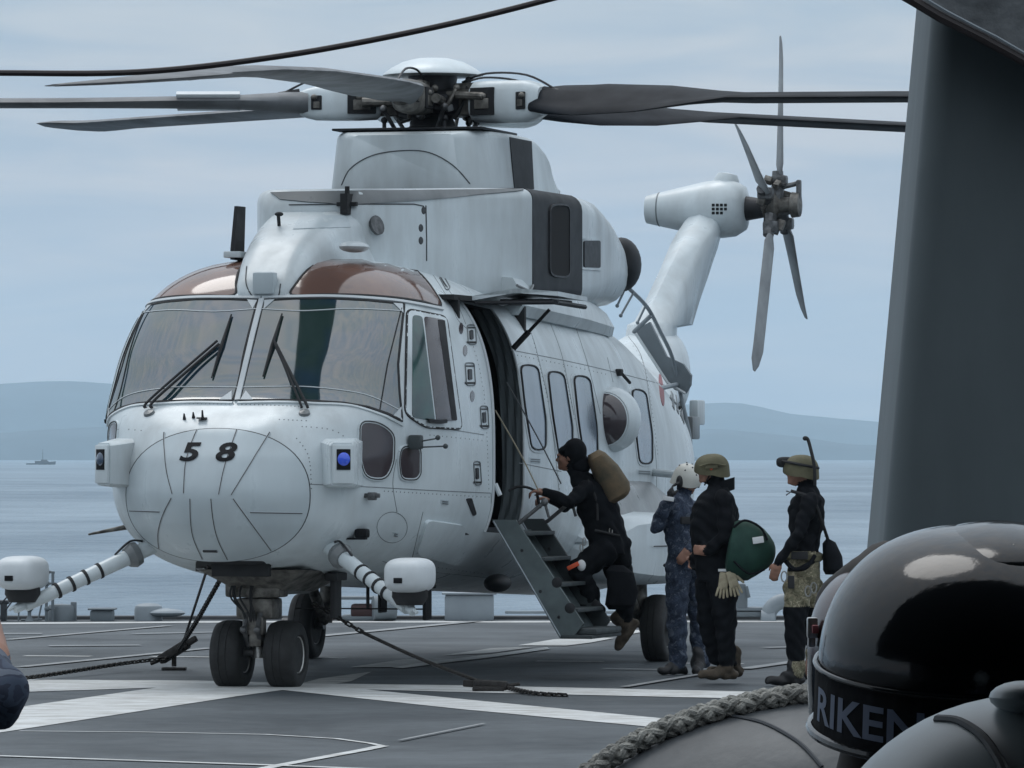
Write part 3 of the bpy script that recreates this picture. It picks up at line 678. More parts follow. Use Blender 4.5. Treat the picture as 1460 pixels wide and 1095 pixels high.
# upper half door, swung up
ud = MB(); NU = 8
lo = [[Vector((1.20 + .70 * q / NU, a, 2.985 + 0.06 * math.sin(q / NU * 2.6) - dz)) for q in range(NU + 1)] for a, dz in ((DA0, 0), (DA1, .02))]
ud.slab([lo[0][0], lo[0][4], lo[0][8], lo[1][8], lo[1][4], lo[1][0]], (0, 0, 0.035))
ud.build('upper_door', 'paint', heli)
ul = MB()
for q in (.25, .55): ul.box((1.22 + .7 * q + .1, 2.17, 2.995 - .012), (.22, .62, .03), bev=.01)
ul.tube([(1.22, DA0 + .02, 2.965), (1.90, DA0 + .02, 2.965)], 0.018, 6); ul.tube([(1.88, DA0, 2.965), (1.88, DA1, 2.95)], 0.02, 6)
ul.build('door_lining', 'dark_panel', heli)
us = MB(); us.tube([(1.32, 2.50, 2.62), (1.62, 2.5, 2.93)], 0.014, 8); us.tube([(1.32, 2.50, 2.62), (1.45, 2.5, 2.755)], 0.024, 8); us.build('door_strut', 'dark_metal', heli)
# lower half door: air stair
def yz(l, z, a): return Vector((l, a, z))
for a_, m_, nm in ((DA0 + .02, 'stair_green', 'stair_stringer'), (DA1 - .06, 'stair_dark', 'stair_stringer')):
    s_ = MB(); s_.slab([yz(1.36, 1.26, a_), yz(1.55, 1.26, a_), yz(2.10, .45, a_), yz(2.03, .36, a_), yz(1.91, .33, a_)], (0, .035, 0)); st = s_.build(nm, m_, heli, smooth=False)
    s2 = MB()
    for (l_, z_) in ((1.885, .77), (1.99, .57)): s2.lathe([(0.0, -.006), (.034, -.006), (.042, .0), (.034, .003)], (l_, a_, z_), axis=(0, -1, 0), n=16)
    for (l_, z_) in ((1.75, .70), (1.90, .50), (1.60, 1.02)): s2.lathe([(0.0, .006), (.012, .004), (.014, 0)], (l_, a_, z_), axis=(0, -1, 0), n=8)
    s2.build('stringer_bolts', 'dark_metal', st, kind='stuff')
    s2 = MB(); s2.tube([yz(1.37, 1.25, a_ - .008), yz(1.92, .34, a_ - .008)], .008, 5); s2.build('stringer_lip', 'ship_light', st)
for k in range(4):
    t = (k + .35) / 4.1; l_ = 1.50 + .55 * t; z_ = 1.22 - .82 * t
    s_ = MB(); s_.box((l_, 2.17, z_), (.20, .80, .03), bev=.006); s_.build('stair_tread', 'stair_dark', heli)
s_ = MB(); s_.slab([yz(1.44, 1.16, DA0 + .06), yz(1.98, .36, DA0 + .06), yz(1.98, .36, DA1 - .06), yz(1.44, 1.16, DA1 - .06)], (.01, 0, .015)); s_.build('stair_back_panel', 'stair_green', heli, smooth=False)
s_ = MB(); s_.box((2.05, 2.17, .345), (.26, .92, .03), bev=.01); s_.box((2.08, 2.17, .385), (.24, .80, .05), bev=.02); s_.build('stair_foot', 'stair_dark', heli)
for a_, dl in ((DA0 + .04, 0), (DA1 - .04, .0)):
    h0 = Vector((1.46, a_, 1.18)); h1 = Vector((1.78, a_, 1.40)); s_ = MB(); s_.tube([h0, h0 + Vector((.12, 0, .06)), h1], .016, 8); s_.tube([h1, h1 + Vector((.03, .02, -.12))], .012, 6); s_.ell(h1, (.03, .03, .035), 10, 6)
    s_.build('stair_handrail', 'metal_grey', heli)
for pts in ([(706, 585), (722, 612), (746, 655), (768, 700)], [(722, 545), (748, 590), (775, 640), (800, 690)]):
    P = [HMI @ at(x, y, 46.4 + i * .05) for i, (x, y) in enumerate(pts)]; s_ = MB(); s_.tube(spline(P, 5), .006, 5); s_.build('door_cable', 'rope_bits' if pts[0][0] < 710 else 'seam', heli)
st_ = MB(); c0 = HMI @ at(706, 690, 46.3); st_.tube([c0, c0 + Vector((.04, 0, -.09))], .02, 8); st_.build('step_light', 'seal_white', heli)

# ------------------------------------------------------------------ fairings above the cabin
def rsec(a, hw, zt, zb, r=0.12, k=5, tb=0.0, sh=2):
    """rounded-rectangle section; tb = how much wider the bottom is"""
    o = []
    for cx, cz, t0 in ((hw - r, zt - r, 0), (-(hw - r), zt - r, 90), (-(hw + tb - r), zb + r, 180), (hw + tb - r, zb + r, 270)):
        for j in range(k + 1):
            t = R(t0 + 90 * j / k); o.append(Vector((cx + r * math.cos(t), a, cz + r * math.sin(t))))
    # denser sides for smooth shading
    q = []
    for i in range(len(o)):
        p0, p1 = o[i], o[(i + 1) % len(o)]; q.append(p0)
        if i % (k + 1) == k:
            for j in range(1, 5): q.append(p0.lerp(p1, j / 5))
    return q
def interp_secs(S, n, **kw):
    xs = [s[0] for s in S]; o = []
    for i in range(n + 1):
        a = xs[0] + (xs[-1] - xs[0]) * i / n
        v = [crom(xs, [s[k] for s in S], a) for k in range(1, len(S[0]))]
        o.append(rsec(a, *v, **kw))
    return o
ff = MB(); ff.loft(interp_secs([(.06, .19, 3.03, 2.93, .04), (.12, .225, 3.10, 2.93, .07), (.3, .27, 3.26, 2.9, .14), (.5, .30, 3.40, 2.8, .16), (.85, .34, 3.56, 2.9, .18), (1.2, .38, 3.66, 2.9, .18), (1.6, .44, 3.72, 2.9, .16), (2.2, .52, 3.78, 2.9, .14)], 26, tb=.10))
ff.build('transmission_fairing', 'paint', heli, ang=50)
cw = MB(); cw.loft(interp_secs([(1.32, .34, 3.74, 2.9, .12), (1.36, .40, 3.82, 2.9, .13), (1.45, .46, 3.86, 2.95, .12), (2.2, .73, 3.895, 3.0, .10), (3.0, .97, 3.93, 3.02, .09), (3.64, 1.165, 3.95, 3.05, .09)], 26))
cwo = cw.build('engine_cowling', 'paint', heli, ang=40)
cb = MB(); cb.loft(interp_secs([(3.64, 1.172, 3.957, 3.045, .10), (5.15, 1.19, 3.965, 3.03, .14)], 6)); cbo = cb.build('intake_band', 'dark_panel', heli, ang=40)
c3 = MB(); c3.loft(interp_secs([(5.15, 1.18, 3.958, 3.04, .14), (5.8, 1.18, 3.955, 3.04, .2), (6.3, 1.17, 3.90, 3.04, .28), (6.7, 1.15, 3.80, 3.05, .30), (7.05, 1.10, 3.66, 3.07, .27), (7.3, 1.0, 3.5, 3.12, .14)], 22))
c3o = c3.build('aft_cowling', 'paint', heli, ang=50)
ALLC = surf_for([cw, cb, c3]); CB_ = surf_for([cb]); CWB = surf_for([cw]); FFB = surf_for([ff])
s_ = MB(); patch([(386, 275), (500, 273), (640, 271.5), (752, 270.5), (735, 273.5), (690, 277), (600, 286), (500, 292), (440, 289), (400, 285)], .012, 12, CWB, s_); s_.build('walkway_strip', 'paint_grey', heli)
s_ = MB(); patch(rpoly([(783, 292), (811, 292), (811, 396), (783, 393)], 10), .006, 6, CB_, s_); i_ = s_.build('intake_mesh', 'void', heli); 
s_ = MB(); ringpx(rpoly([(783, 292), (811, 292), (811, 396), (783, 393)], 10), .02, .004, s_, CB_, h=.01); s_.build('intake_rim', 'dark_metal', i_)
j_ = MB(); seam([(607, 293), (608, 340), (608, 372)], .012, .002, j_, CWB); seam([(412, 292), (500, 291), (590, 291), (604, 294)], .010, .002, j_, CWB); j_.build('cowling_joint', 'seam', heli)
for x, y in ((600, 325), (600, 343), (604, 300)):
    h = hit(x, y, CWB)
    if h: s_ = MB(); s_.lathe([(0, .006), (.028, .005), (.032, 0)], h[0], axis=h[1], n=12); s_.build('fuel_cap', 'seam', heli)
sw = rpoly([(831, 343), (854, 343), (854, 382), (831, 381)], 3)
s_ = MB(); patch(rpoly([(828, 340), (857, 340), (857, 386), (828, 384)], 3), .012, 8, surf_for([c3]), s_); v_ = s_.build('vent_frame', 'paint', heli); s_ = MB(); patch(sw, .016, 8, surf_for([c3]), s_); s_.build('vent_louvre', 'dark_metal', v_)
for sx in (1, -1):
    ex = MB(); ex.ell((sx * 1.0, 7.2, 3.44), (.17, .30, .24), 20, 12); ex.build('engine_exhaust', 'dark_panel', heli)
    ex = MB(); ex.tube([(sx * 1.165, 3.66, 3.16), (sx * 1.20, 3.45, 3.10), (sx * 1.2, 3.05, 3.14)], .012, 6); ex.build('intake_strut', 'paint_grey', heli)
# shoulder panel under the cowling and the stepped box behind the door
sp = MB()
for sx in (1, -1): sp.loft([[Vector((sx * p[0], a, p[1] + shear(a))) for p in ((.9, 3.34), (1.12, 3.32), (1.17, 3.24), (1.205, 3.10), (1.15, 3.02), (.9, 3.0))] for a in (3.2, 3.25, 5.3)] + [[Vector((sx * x, 6.5, z + shear(6.5))) for x, z in ((.8, 3.30), (.95, 3.30), (1.05, 3.22), (1.12, 3.10), (1.1, 3.02), (.8, 3.0))]])
sp.build('shoulder_fairing', 'paint', heli, ang=30)
# rotor pylon
pyl = MB(); pyl.loft(interp_secs([(3.86, .44, 4.42, 3.85, .05), (3.90, .52, 4.44, 3.85, .06), (4.0, .60, 4.455, 3.85, .07), (4.2, .68, 4.46, 3.85, .07), (4.45, .715, 4.46, 3.85, .06), (5.2, .745, 4.455, 3.85, .07), (5.7, .74, 4.40, 3.85, .14), (6.2, .66, 4.26, 3.85, .2), (6.6, .52, 4.05, 3.85, .1), (6.75, .40, 3.92, 3.85, .03)], 34, tb=.055))
pyl.build('rotor_pylon', 'paint', heli, ang=45); PYB = surf_for([pyl])
s_ = MB(); patch([(726, 196), (757, 202), (760, 264), (760.5, 270), (733, 270), (729, 230)], .008, 8, PYB, s_); s_.build('pylon_intake', 'dark_panel', heli)
j_ = MB(); seam(spx([(487, 264), (500, 240), (530, 222), (570, 215), (610, 217), (645, 235), (670, 262)]), .010, .002, j_, PYB); j_.build('pylon_joint', 'seam', heli)
s_ = MB(); s_.box((0, 4.5, 4.475), (1.30, 1.1, .02), bev=.008); s_.build('pylon_deck', 'dark_panel', heli)

# ------------------------------------------------------------------ antennas, sensors and small fittings on the nose and roof
def fit(name, px, py, m, fn, bvh=None):
    h = hit(px, py, bvh)
    if not h: return None
    mb = MB(); fn(mb, h[0], h[1]); return mb.build(name, m, heli)
pA_ = hl(339, 360, a=.75)
fitp = lambda name, m_, fn: (lambda mb: (fn(mb, pA_, None), mb.build(name, m_, heli)))(MB())
fitp('blade_antenna', 'soft_black', lambda m, p, n: m.loft([[p + Vector((x, y, z)) for x, y in ((-.015, -.14 + dy), (.015, -.14 + dy), (.022, .10 + dy * .3), (-.022, .10 + dy * .3))] for z, dy in ((-.06, 0), (.02, .0), (.36, .10))]))
fitp('antenna_base', 'paint', lambda m, p, n: m.box(p + Vector((0, 0, -.02)), (.14, .3, .05), bev=.01))
fit('roof_antenna', 495, 302, 'soft_black', lambda m, p, n: (m.loft([[p + Vector((x, y, z)) for x, y in ((-.03, -.09), (.03, -.09), (.03, .09), (-.03, .09))] for z in (-.02, .14)]), m.box(p + Vector((0, 0, .06)), (.16, .05, .03)), m.tube([p, p + Vector((0, 0, .20))], .02, 8)), CWB)
fit('beacon_probe', 398, 322, 'soft_black', lambda m, p, n: (m.tube([p, p + Vector((0, -.02, .08))], .014, 6), m.ell(p + Vector((.005, -.02, .09)), (.035, .03, .018))), FFB)
fit('nose_sensor_box', 379, 404, 'radome_paint', lambda m, p, n: m.box(p + Vector((0, -.02, 0)), (.17, .12, .17), bev=.02), FFB)
s_ = MB(); seam(spx([(352, 380), (351, 405), (362, 424), (380, 429), (396, 424), (400, 405)], 4), .01, .002, s_, FFB); s_.build('sensor_joint', 'seam', heli)
fit('roof_panel', 440, 310, 'paint_grey', lambda m, p, n: None) if False else None
s_ = MB(); patch([(432, 300), (490, 299), (500, 324), (418, 327)], .006, 10, FFB, s_); s_.build('roof_hatch', 'radome_paint', heli)
s_ = MB(); p0 = hl(512, 332, a=1.55); s_.tube([p0 + Vector((-.12, .05, -.02)), p0, p0 + Vector((.15, -.06, .05))], [.07, .07, .075], 14); s_.build('heater_outlet', 'paint', heli)
s_ = MB(); p1 = p0 + Vector((.15, -.065, .05)); s_.lathe([(0, -.01), (.062, -.01), (.078, .004), (.08, .03)], p1, axis=(1, -.4, .3), n=16); s_.build('outlet_mouth', 'metal_grey', heli)
s_ = MB(); q0 = hl(505, 352, a=.75); s_.ell(q0, (.11, .2, .045), 16, 8); s_.build('roof_blister', 'paint', heli)
for sx in (1, -1):
    # side landing-light fairings
    M_ = Matrix.Rotation(R(38) * sx, 3, 'Z')
    def fl(cx, cy, cz, w_, h_, M_=M_, sx=sx):
        return [Vector((sx * cx, cy, cz)) + M_ @ Vector((x * w_ / 2, 0, z * h_ / 2)) for x, z in ((-1, -.9), (-.8, -1), (.8, -1), (1, -.9), (1, .85), (.75, 1), (-.75, 1), (-1, .85))]
    s_ = MB(); s_.loft([fl(.94, -.90, 1.70, .19, .32), fl(.925, -.86, 1.70, .20, .33), fl(.84, -.62, 1.71, .36, .38), fl(.70, -.42, 1.68, .55, .42)]); s_.build('light_fairing', 'paint', heli, ang=45)
    lf = Vector((sx * .94, -.90, 1.70)); d_ = M_ @ Vector((0, -1, 0))
    s_ = MB(); s_.box(lf + d_ * .012, (.165, .03, .29), rot=M_, bev=.01); lb = s_.build('light_bezel', 'paint', heli)
    s_ = MB(); s_.box(lf + d_ * .028 + Vector((0, 0, .035)), (.11, .012, .155), rot=M_, bev=.004); s_.build('light_housing', 'mark_black', lb)
    s_ = MB(); s_.lathe([(.048, -.01), (.05, .0), (.035, .012), (0, .016)], lf + d_ * .034 + Vector((0, 0, .038)), axis=d_, n=20); s_.build('light_lens', 'lamp_blue' if sx > 0 else 'lamp_glass', lb)
    # pod on its striped boom
    r0, r1 = Vector((sx * .70, -.46, 1.08)), Vector((sx * 1.50, -1.08, .635))
    s_ = MB(); s_.tube([r0, r0.lerp(r1, .30), r1], [.062, .058, .047], 14); bo_ = s_.build('pod_boom', 'paint', heli)
    s_ = MB(); s_.lathe([(.09, -.05), (.10, .0), (.075, .05)], r0.lerp(r1, .16), axis=r1 - r0, n=14); s_.build('boom_collar', 'paint_grey', bo_)
    for t in (.42, .53, .64, .75):
        s_ = MB(); s_.lathe([(.045, -.013), (.062, -.011), (.062, .011), (.045, .013)], r0.lerp(r1, t), axis=r1 - r0, n=14); s_.build('boom_band', 'soft_black', bo_)
    s_ = MB(); s_.tube(spline([r0.lerp(r1, .08) + Vector((0, 0, .07)), r0.lerp(r1, .17) + Vector((0, -.03, .11)), r0.lerp(r1, .30) + Vector((0, 0, .065))], 5), .009, 6); s_.build('boom_cable', 'dark_metal', bo_)
    pc = r1 + Vector((sx * .02, -.0, .245))
    s_ = MB(); s_.ell(pc, (.165, .25, .130), 22, 14, e=.6); pd = s_.build('sensor_pod', 'blade_white', heli, ang=80)
    s_ = MB(); s_.lathe([(.10, -.16), (.135, -.10), (.13, 0)], pc + Vector((0, 0, -.06)), n=16); s_.build('pod_mount', 'soft_black', pd)
    s_ = MB(); s_.tube([r1 + Vector((0, .02, .02)), r1 + Vector((sx * .06, -.06, -.03))], [.045, .03], 10); s_.tube([r1 + Vector((sx * .05, -.05, 0)), r1 + Vector((sx * .10, -.08, -.03))], .014, 8); s_.build('boom_tip', 'paint', bo_)
    s_ = MB(); s_.box(pc + Vector((-.02, -.247, -.035)), (.066, .012, .04), bev=.003); s_.build('pod_data_plate', 'mark_black', pd)
    # wiper: two arms and a blade
    P = [(211, 588), (217, 576), (270, 525), (312, 488)] if False else None
    g = lambda x, y, o_=.03: (lambda h: h[0] + h[1] * o_)(hit(x, y))
    # the driver's side wiper leans the same way on both panes: surveyed on the left pane only
def wiper(base, head, b0, b1, flip):
    g = lambda x, y, o_: (lambda h: h[0] + h[1] * o_)(hit(x, y))
    s_ = MB()
    for dx in (0, 9):
        s_.tube(spline([g(base[0] + dx, base[1], .015), g(base[0] + dx * .8 + (head[0] - base[0]) * .1, base[1] + (head[1] - base[1]) * .1, .05), g(head[0] + dx * .3, head[1] + dx * .5, .045)], 6), .011, 6)
    o = s_.build('wiper_arm', 'soft_black', heli)
    s_ = MB(); s_.tube([g(*b0, .022), g((b0[0] + b1[0]) / 2, (b0[1] + b1[1]) / 2, .026), g(*b1, .022)], [.007, .016, .007], 6); s_.build('wiper_blade', 'soft_black', o)
    s_ = MB(); h = hit(base[0] + 4, base[1] + 6); s_.lathe([(.045, 0), (.04, .02), (0, .03)], h[0], axis=h[1], n=12); s_.build('wiper_pivot', 'paint_grey', o)
wiper((430, 584), (392, 490), (403, 450), (376, 539), 1)
wiper((209, 584), (312, 491), (331, 451), (303, 541), 1)

# latches, ports, steps and panel joints on the left side of the hull
z7 = lambda x, y: (560 + x / 3.42, 380 + y / 3.42)
z5 = lambda x, y: (540 + x / 3.65, 620 + y / 3.65)
for (x0, y0, x1, y1) in ((355, 285, 405, 380), (345, 470, 400, 580), (420, 680, 465, 790), (388, 950, 428, 1065)):
    a_, b_ = z7(x0, y0), z7(x1, y1); cx, cy = (a_[0] + b_[0]) / 2, (a_[1] + b_[1]) / 2; hx, hy = (b_[0] - a_[0]) * .40, (b_[1] - a_[1]) / 2
    s_ = MB(); ringpx(rpoly([(cx - hx, cy - hy), (cx + hx, cy - hy), (cx + hx + 2, cy + hy), (cx - hx + 2, cy + hy)], 4), .010, .002, s_); lt_ = s_.build('latch_frame', 'mark_grey', heli)
    s_ = MB(); patch(rpoly([(cx - hx * .4, cy - hy * .45), (cx + hx * .4, cy - hy * .45), (cx + hx * .5, cy + hy * .5), (cx - hx * .3, cy + hy * .5)], 2), .010, 6, None, s_); s_.build('latch_handle', 'dark_metal', lt_)
    s_ = MB(); seam([(cx - hx, cy - hy * .72), (cx + hx, cy - hy * .72)], .012, .004, s_); s_.build('latch_bar', 'seam', lt_)
    s_ = MB(); seam([(cx - hx, cy + hy * .78), (cx + hx + 1, cy + hy * .78)], .016, .004, s_); s_.build('latch_bar', 'soft_black', lt_)
s_ = MB(); ringpx(rpoly([z7(205, 15), z7(225, 10), z7(280, 105), z7(260, 118)], 3), .010, .002, s_); lt_ = s_.build('latch_frame', 'mark_grey', heli); s_ = MB(); seam([z7(225, 45), z7(262, 100)], .02, .004, s_); s_.build('latch_handle', 'dark_metal', lt_)
for x, y in ((332, 302), (352, 410), (387, 632)):
    cx, cy = z7(x, y); s_ = MB(); patch([(cx + 3 * math.cos(t), cy + 8 * math.sin(t)) for t in [math.pi * 2 * i / 16 for i in range(16)]], .004, 8, None, s_); s_.build('port', 'side_glass_brown', heli)
J = {'frame_joint': [[(588, 362), (612, 385), (640, 428), (652, 455), (665, 468)], [(596, 362), (622, 388), (650, 430), (664, 462)]],
     'cabin_joint': [[(728, 499), (800, 513), (870, 529), (963, 553)], [(756, 471), (766, 504), (784, 585), (797, 700)], [(785, 462), (802, 510), (818, 590)], [(821, 467), (838, 520), (856, 590)], [(896, 480), (918, 520), (934, 640), (936, 700)], [(866, 510), (874, 545)], [(740, 660), (800, 672)]],
     'nose_joint': [[(540, 695), (610, 699), (699, 703)], [(430, 690), (500, 693), (540, 695)], [(603, 730), (596, 760), (588, 794)], [(565, 655), (560, 690), (566, 730)], [(545, 800), (590, 812), (700, 824)], [(700, 703), (700, 738)], [(640, 612), (690, 620)]]}
for nm, LL in J.items():
    for pl in LL:
        s_ = MB(); seam(spx(pl, 5), .007, .0008, s_, h=.0012); s_.build(nm, 'mark_grey', heli)
s_ = MB(); patch(rpoly([(606, 740), (660, 748), (655, 804), (592, 788)], 8), .028, 6, None, s_); s_.build('step_blister', 'paint', heli, ang=50)
s_ = MB(); patch(rpoly([(664, 711), (672, 710), (679, 733), (674, 736)], 2), .006, 4, None, s_); s_.build('handle_recess', 'dark_metal', heli)
s_ = MB(); ringpx([(559 + 24 * math.cos(t) * .9, 752 + 22 * math.sin(t)) for t in [math.pi * 2 * i / 28 for i in range(28)]], .006, .001, s_, h=.001); s_.build('service_hatch', 'mark_grey', heli)
def bracket(m, p, n): m.box(p + n * .02, (.16, .05, .035), bev=.008); m.box(p + n * .05, (.06, .07, .06), bev=.01)
fit('air_data_probe', 524, 706, 'metal_grey', bracket); fit('temperature_probe', 513, 757, 'mark_black', lambda m, p, n: (m.box(p + n * .03, (.10, .10, .07), bev=.02), m.box(p + n * .03 + Vector((-.06, -.02, -.04)), (.2, .06, .015), bev=.005)))
fit('pitot_tube', 176, 752, 'metal_grey', lambda m, p, n: m.tube([p, p + n * .18], [.02, .012], 8)) or None
s_ = MB(); p0 = Vector((-1.16, -.05, 1.22)); s_.tube([p0 + Vector((.1, .1, 0)), p0 + Vector((-.16, -.12, -.06))], [.022, .008], 8); s_.build('pitot_tube', 'metal_dirty', heli)
fit('rear_view_mirror', 585, 630, 'stair_dark', lambda m, p, n: (m.box(p + n * .05, (.1, .10, .11), bev=.02), m.tube([p + n * .05, p + n * .06 + Vector((.16, .02, .03))], .006, 5), m.tube([p + n * .05 + Vector((0, 0, -.04)), p + n * .06 + Vector((.22, .02, -.03))], .006, 5), m.ell(p + n * .06 + Vector((.16, .02, .035)), (.02, .02, .02)), m.ell(p + n * .06 + Vector((.22, .02, -.03)), (.02, .02, .02))))
fit('drain_mast', 880, 532, 'soft_black', lambda m, p, n: (m.box(p + n * .02, (.05, .09, .06), bev=.01), m.tube([p + n * .03, p + n * .06 + Vector((.02, .14, -.10))], .014, 6)))
for x, y in ((263, 598), (276, 596)):
    fit('nose_antenna', x, y, 'dark_metal', lambda m, p, n: m.tube([p, p + Vector((0, -.01, .045))], [.014, .005], 6))
fit('nose_probe', 289, 598, 'dark_metal', lambda m, p, n: (m.tube([p, p + Vector((0, -.01, .07))], [.012, .006], 6), m.box(p + Vector((0, -.02, .01)), (.07, .05, .012))))
# small stencils, national marking, wheel-well words too small to read
s_ = MB(); patch([(943 + 3.0 * math.cos(t) + 2.5 * math.sin(t), 556 + 23 * math.sin(t)) for t in [math.pi * 2 * i / 24 for i in range(24)]], .004, 4, None, s_); s_.build('red_roundel', 'mark_red', heli)
for i_, (x, y) in enumerate(((958, 560), (964, 566), (969, 573), (972, 580))):
    s_ = MB(); seam([(x, y), (x + 2, y + 22)], .05, .003, s_); seam([(x - 2, y + 9), (x + 4, y + 12)], .04, .003, s_); s_.build('side_character', 'mark_grey', heli)
for x0, y0, x1, y1 in ((754, 652, 771, 660), (908, 669, 928, 676), (628, 712, 640, 718), (560, 758, 568, 764)):
    s_ = MB(); patch([(x0, y0), (x1, y0 + 1), (x1, y1 + 1), (x0, y1)], .003, 8, None, s_); s_.build('stencil_panel', 'radome_paint', heli)
    for q in range(2):
        s_ = MB(); seam([(x0 + 2, y0 + 2.5 + q * 3), (x1 - 2, y0 + 3.5 + q * 3)], .010, .005, s_); s_.build('stencil_line', 'mark_grey', heli)
rv = MB()
def rivets(pts, gap=5.5, r=.0055):
    q = []; acc = 0
    for i in range(len(pts) - 1):
        (x0, y0), (x1, y1) = pts[i], pts[i + 1]; L_ = math.hypot(x1 - x0, y1 - y0); k = max(1, int(L_ / gap))
        for j in range(k):
            t = (j + .5) / k; h = hit(x0 + (x1 - x0) * t, y0 + (y1 - y0) * t)
            if h: rv.lathe([(0, .003), (r, .002), (r, 0)], h[0], axis=h[1], n=6)
for pl in ([(180, 612), (205, 614)], [(428, 608), (470, 612), (492, 624), (503, 650)], [(420, 622), (440, 650), (444, 700)], [(668, 470), (690, 560), (697, 700)], [(735, 506), (800, 519), (866, 534)], [(759, 480), (787, 600), (798, 700)], [(803, 520), (820, 600)], [(545, 700), (700, 709)], [(205, 575), (330, 576), (440, 580)], [(610, 620), (690, 628)], [(900, 490), (921, 530), (938, 650)], [(395, 598), (440, 600)], [(560, 800), (690, 818)]): rivets(spx(pl, 3))
rv.build('rivets', 'rivet', heli, smooth=False, kind='stuff')

# ------------------------------------------------------------------ undercarriage
def wheel(c, r, wd, rimm='metal_bright', parent=heli, nm='nose_wheel'):
    w2 = wd / 2; c = Vector(c) - Vector((0, 0, .016))
    s_ = MB(); s_.lathe([(.02, -w2 * .55), (r * .30, -w2 * .6), (r * .50, -w2 * .78), (r * .54, -w2 * .86), (r * .54, w2 * .86), (r * .50, w2 * .78), (r * .30, w2 * .6), (.02, w2 * .55)], c, axis=(1, 0, 0), n=28)
    o = s_.build(nm, rimm, parent, ang=40)
    s_ = MB(); s_.lathe([(r * .55, -w2 * .80), (r * .60, -w2 * .98), (r * .80, -w2), (r * .93, -w2 * .88), (r * .985, -w2 * .55), (r, -w2 * .28), (r * .982, -w2 * .26), (r * .982, -w2 * .22), (r, -w2 * .2), (r, w2 * .2), (r * .982, w2 * .22), (r * .982, w2 * .26), (r, w2 * .28), (r * .985, w2 * .55), (r * .93, w2 * .88), (r * .80, w2), (r * .60, w2 * .98), (r * .55, w2 * .80)], c, axis=(1, 0, 0), n=40)
    zf = .008       # flattened where it stands
    s_.v = [(x, y, max(z, zf - .008)) for x, y, z in s_.v]
    s_.build('tyre', 'rubber', o, ang=50)
    s_ = MB()
    for sg in (-1, 1):
        s_.lathe([(.02, .0), (.045, 0), (.04, .03), (0, .035)], c + Vector((sg * w2 * .5, 0, 0)), axis=(sg, 0, 0), n=12)
        for k in range(8):
            t = k * math.pi / 4; s_.lathe([(.012, 0), (.012, .015), (0, .016)], c + Vector((sg * w2 * .57, r * .36 * math.cos(t), r * .36 * math.sin(t))), axis=(sg, 0, 0), n=6)
    s_.build('hub_bolts', 'dark_metal', o, kind='stuff')
    return o
for sx in (-1, 1): wheel((sx * .215, 0, .262), .262, .235)
s_ = MB(); s_.tube([(-.12, 0, .262), (.12, 0, .262)], .035, 12); s_.build('nose_axle', 'metal_grey', heli)
s_ = MB(); s_.lathe([(.05, .22), (.055, .40), (.05, .41), (.05, .55), (.085, .56), (.09, .86), (.07, .87), (.07, 1.1)], (0, 0, 0), n=20); s_.build('nose_strut', 'metal_bright', heli)
s_ = MB(); s_.box((0, 0, .60), (.30, .26, .16), bev=.03); s_.box((0, -.06, .745), (.44, .24, .12), bev=.025); s_.box((0, -.12, .47), (.17, .10, .14), bev=.02); s_.box((.02, -.14, .36), (.10, .06, .10), bev=.02); s_.build('strut_casing', 'metal_dirty', heli)
for q in (([(-.05, -.13, .56), (-.055, -.22, .44), (-.05, -.10, .32)]), ([(.05, -.13, .56), (.055, -.22, .44), (.05, -.10, .32)])):
    s_ = MB(); s_.tube(q, [.022, .018, .022], 8); s_.ell(q[1], (.03, .03, .03), 8, 6); s_.build('torque_link', 'metal_grey', heli)
s_ = MB(); s_.tube([(-.01, -.55, 1.10), (0, -.12, .80)], [.05, .055], 12); s_.tube([(-.01, -.55, 1.10), (0, -.30, .94)], [.075, .075], 12); s_.build('drag_strut', 'metal_grey', heli)
for k in range(7):
    x0 = rnd.uniform(-.14, .14); s_ = MB(); s_.tube(spline([(x0, -.17, .86), (x0 + rnd.uniform(-.05, .05), -.22, .70), (x0 * .5, -.18, .56), (x0 * .7 + .02, -.14, .40)], 5), .008, 5); s_.build('brake_hose', 'soft_black', heli)
for sx in (-1, 1):
    s_ = MB(); s_.slab([(sx * .10, -.42, .93), (sx * .46, -.16, .90), (sx * .52, .5, .86), (sx * .20, .62, .70), (sx * .14, .1, .70)], (0, 0, .02)); s_.build('gear_door', 'paint_grey', heli, smooth=False)
s_ = MB(); s_.loft([[Vector(p) for p in L] for L in ([(-.36, -.38, .90), (.46, -.38, .90), (.52, .6, .86), (-.42, .6, .86)], [(-.14, -.16, .74), (.22, -.16, .74), (.30, .45, .72), (-.20, .45, .72)])]); s_.build('gear_bay_housing', 'metal_dirty', heli, smooth=False)
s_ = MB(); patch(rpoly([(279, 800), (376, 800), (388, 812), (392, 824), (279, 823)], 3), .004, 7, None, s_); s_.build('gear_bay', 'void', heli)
s_ = MB(); s_.box((.02, -.50, .90), (.46, .06, .10), bev=.01); s_.build('landing_lamp_recess', 'soft_black', heli)
for sx in (-1, 1): wheel((sx * 1.58, 6.22, .295), .295, .205, 'metal_grey', nm='main_wheel')
for sx in (-1, 1):
    s_ = MB(); s_.tube([(sx * 1.42, 6.22, .30), (sx * 1.80, 6.22, .30)], .05, 12); s_.build('main_axle', 'metal_grey', heli)
    s_ = MB(); s_.tube([(sx * 1.42, 6.22, .32), (sx * 1.36, 6.3, .85)], [.07, .09], 14); s_.tube([(sx * 1.42, 6.22, .32), (sx * 1.4, 5.6, .80)], [.045, .05], 10); s_.build('main_leg', 'metal_dirty', heli)
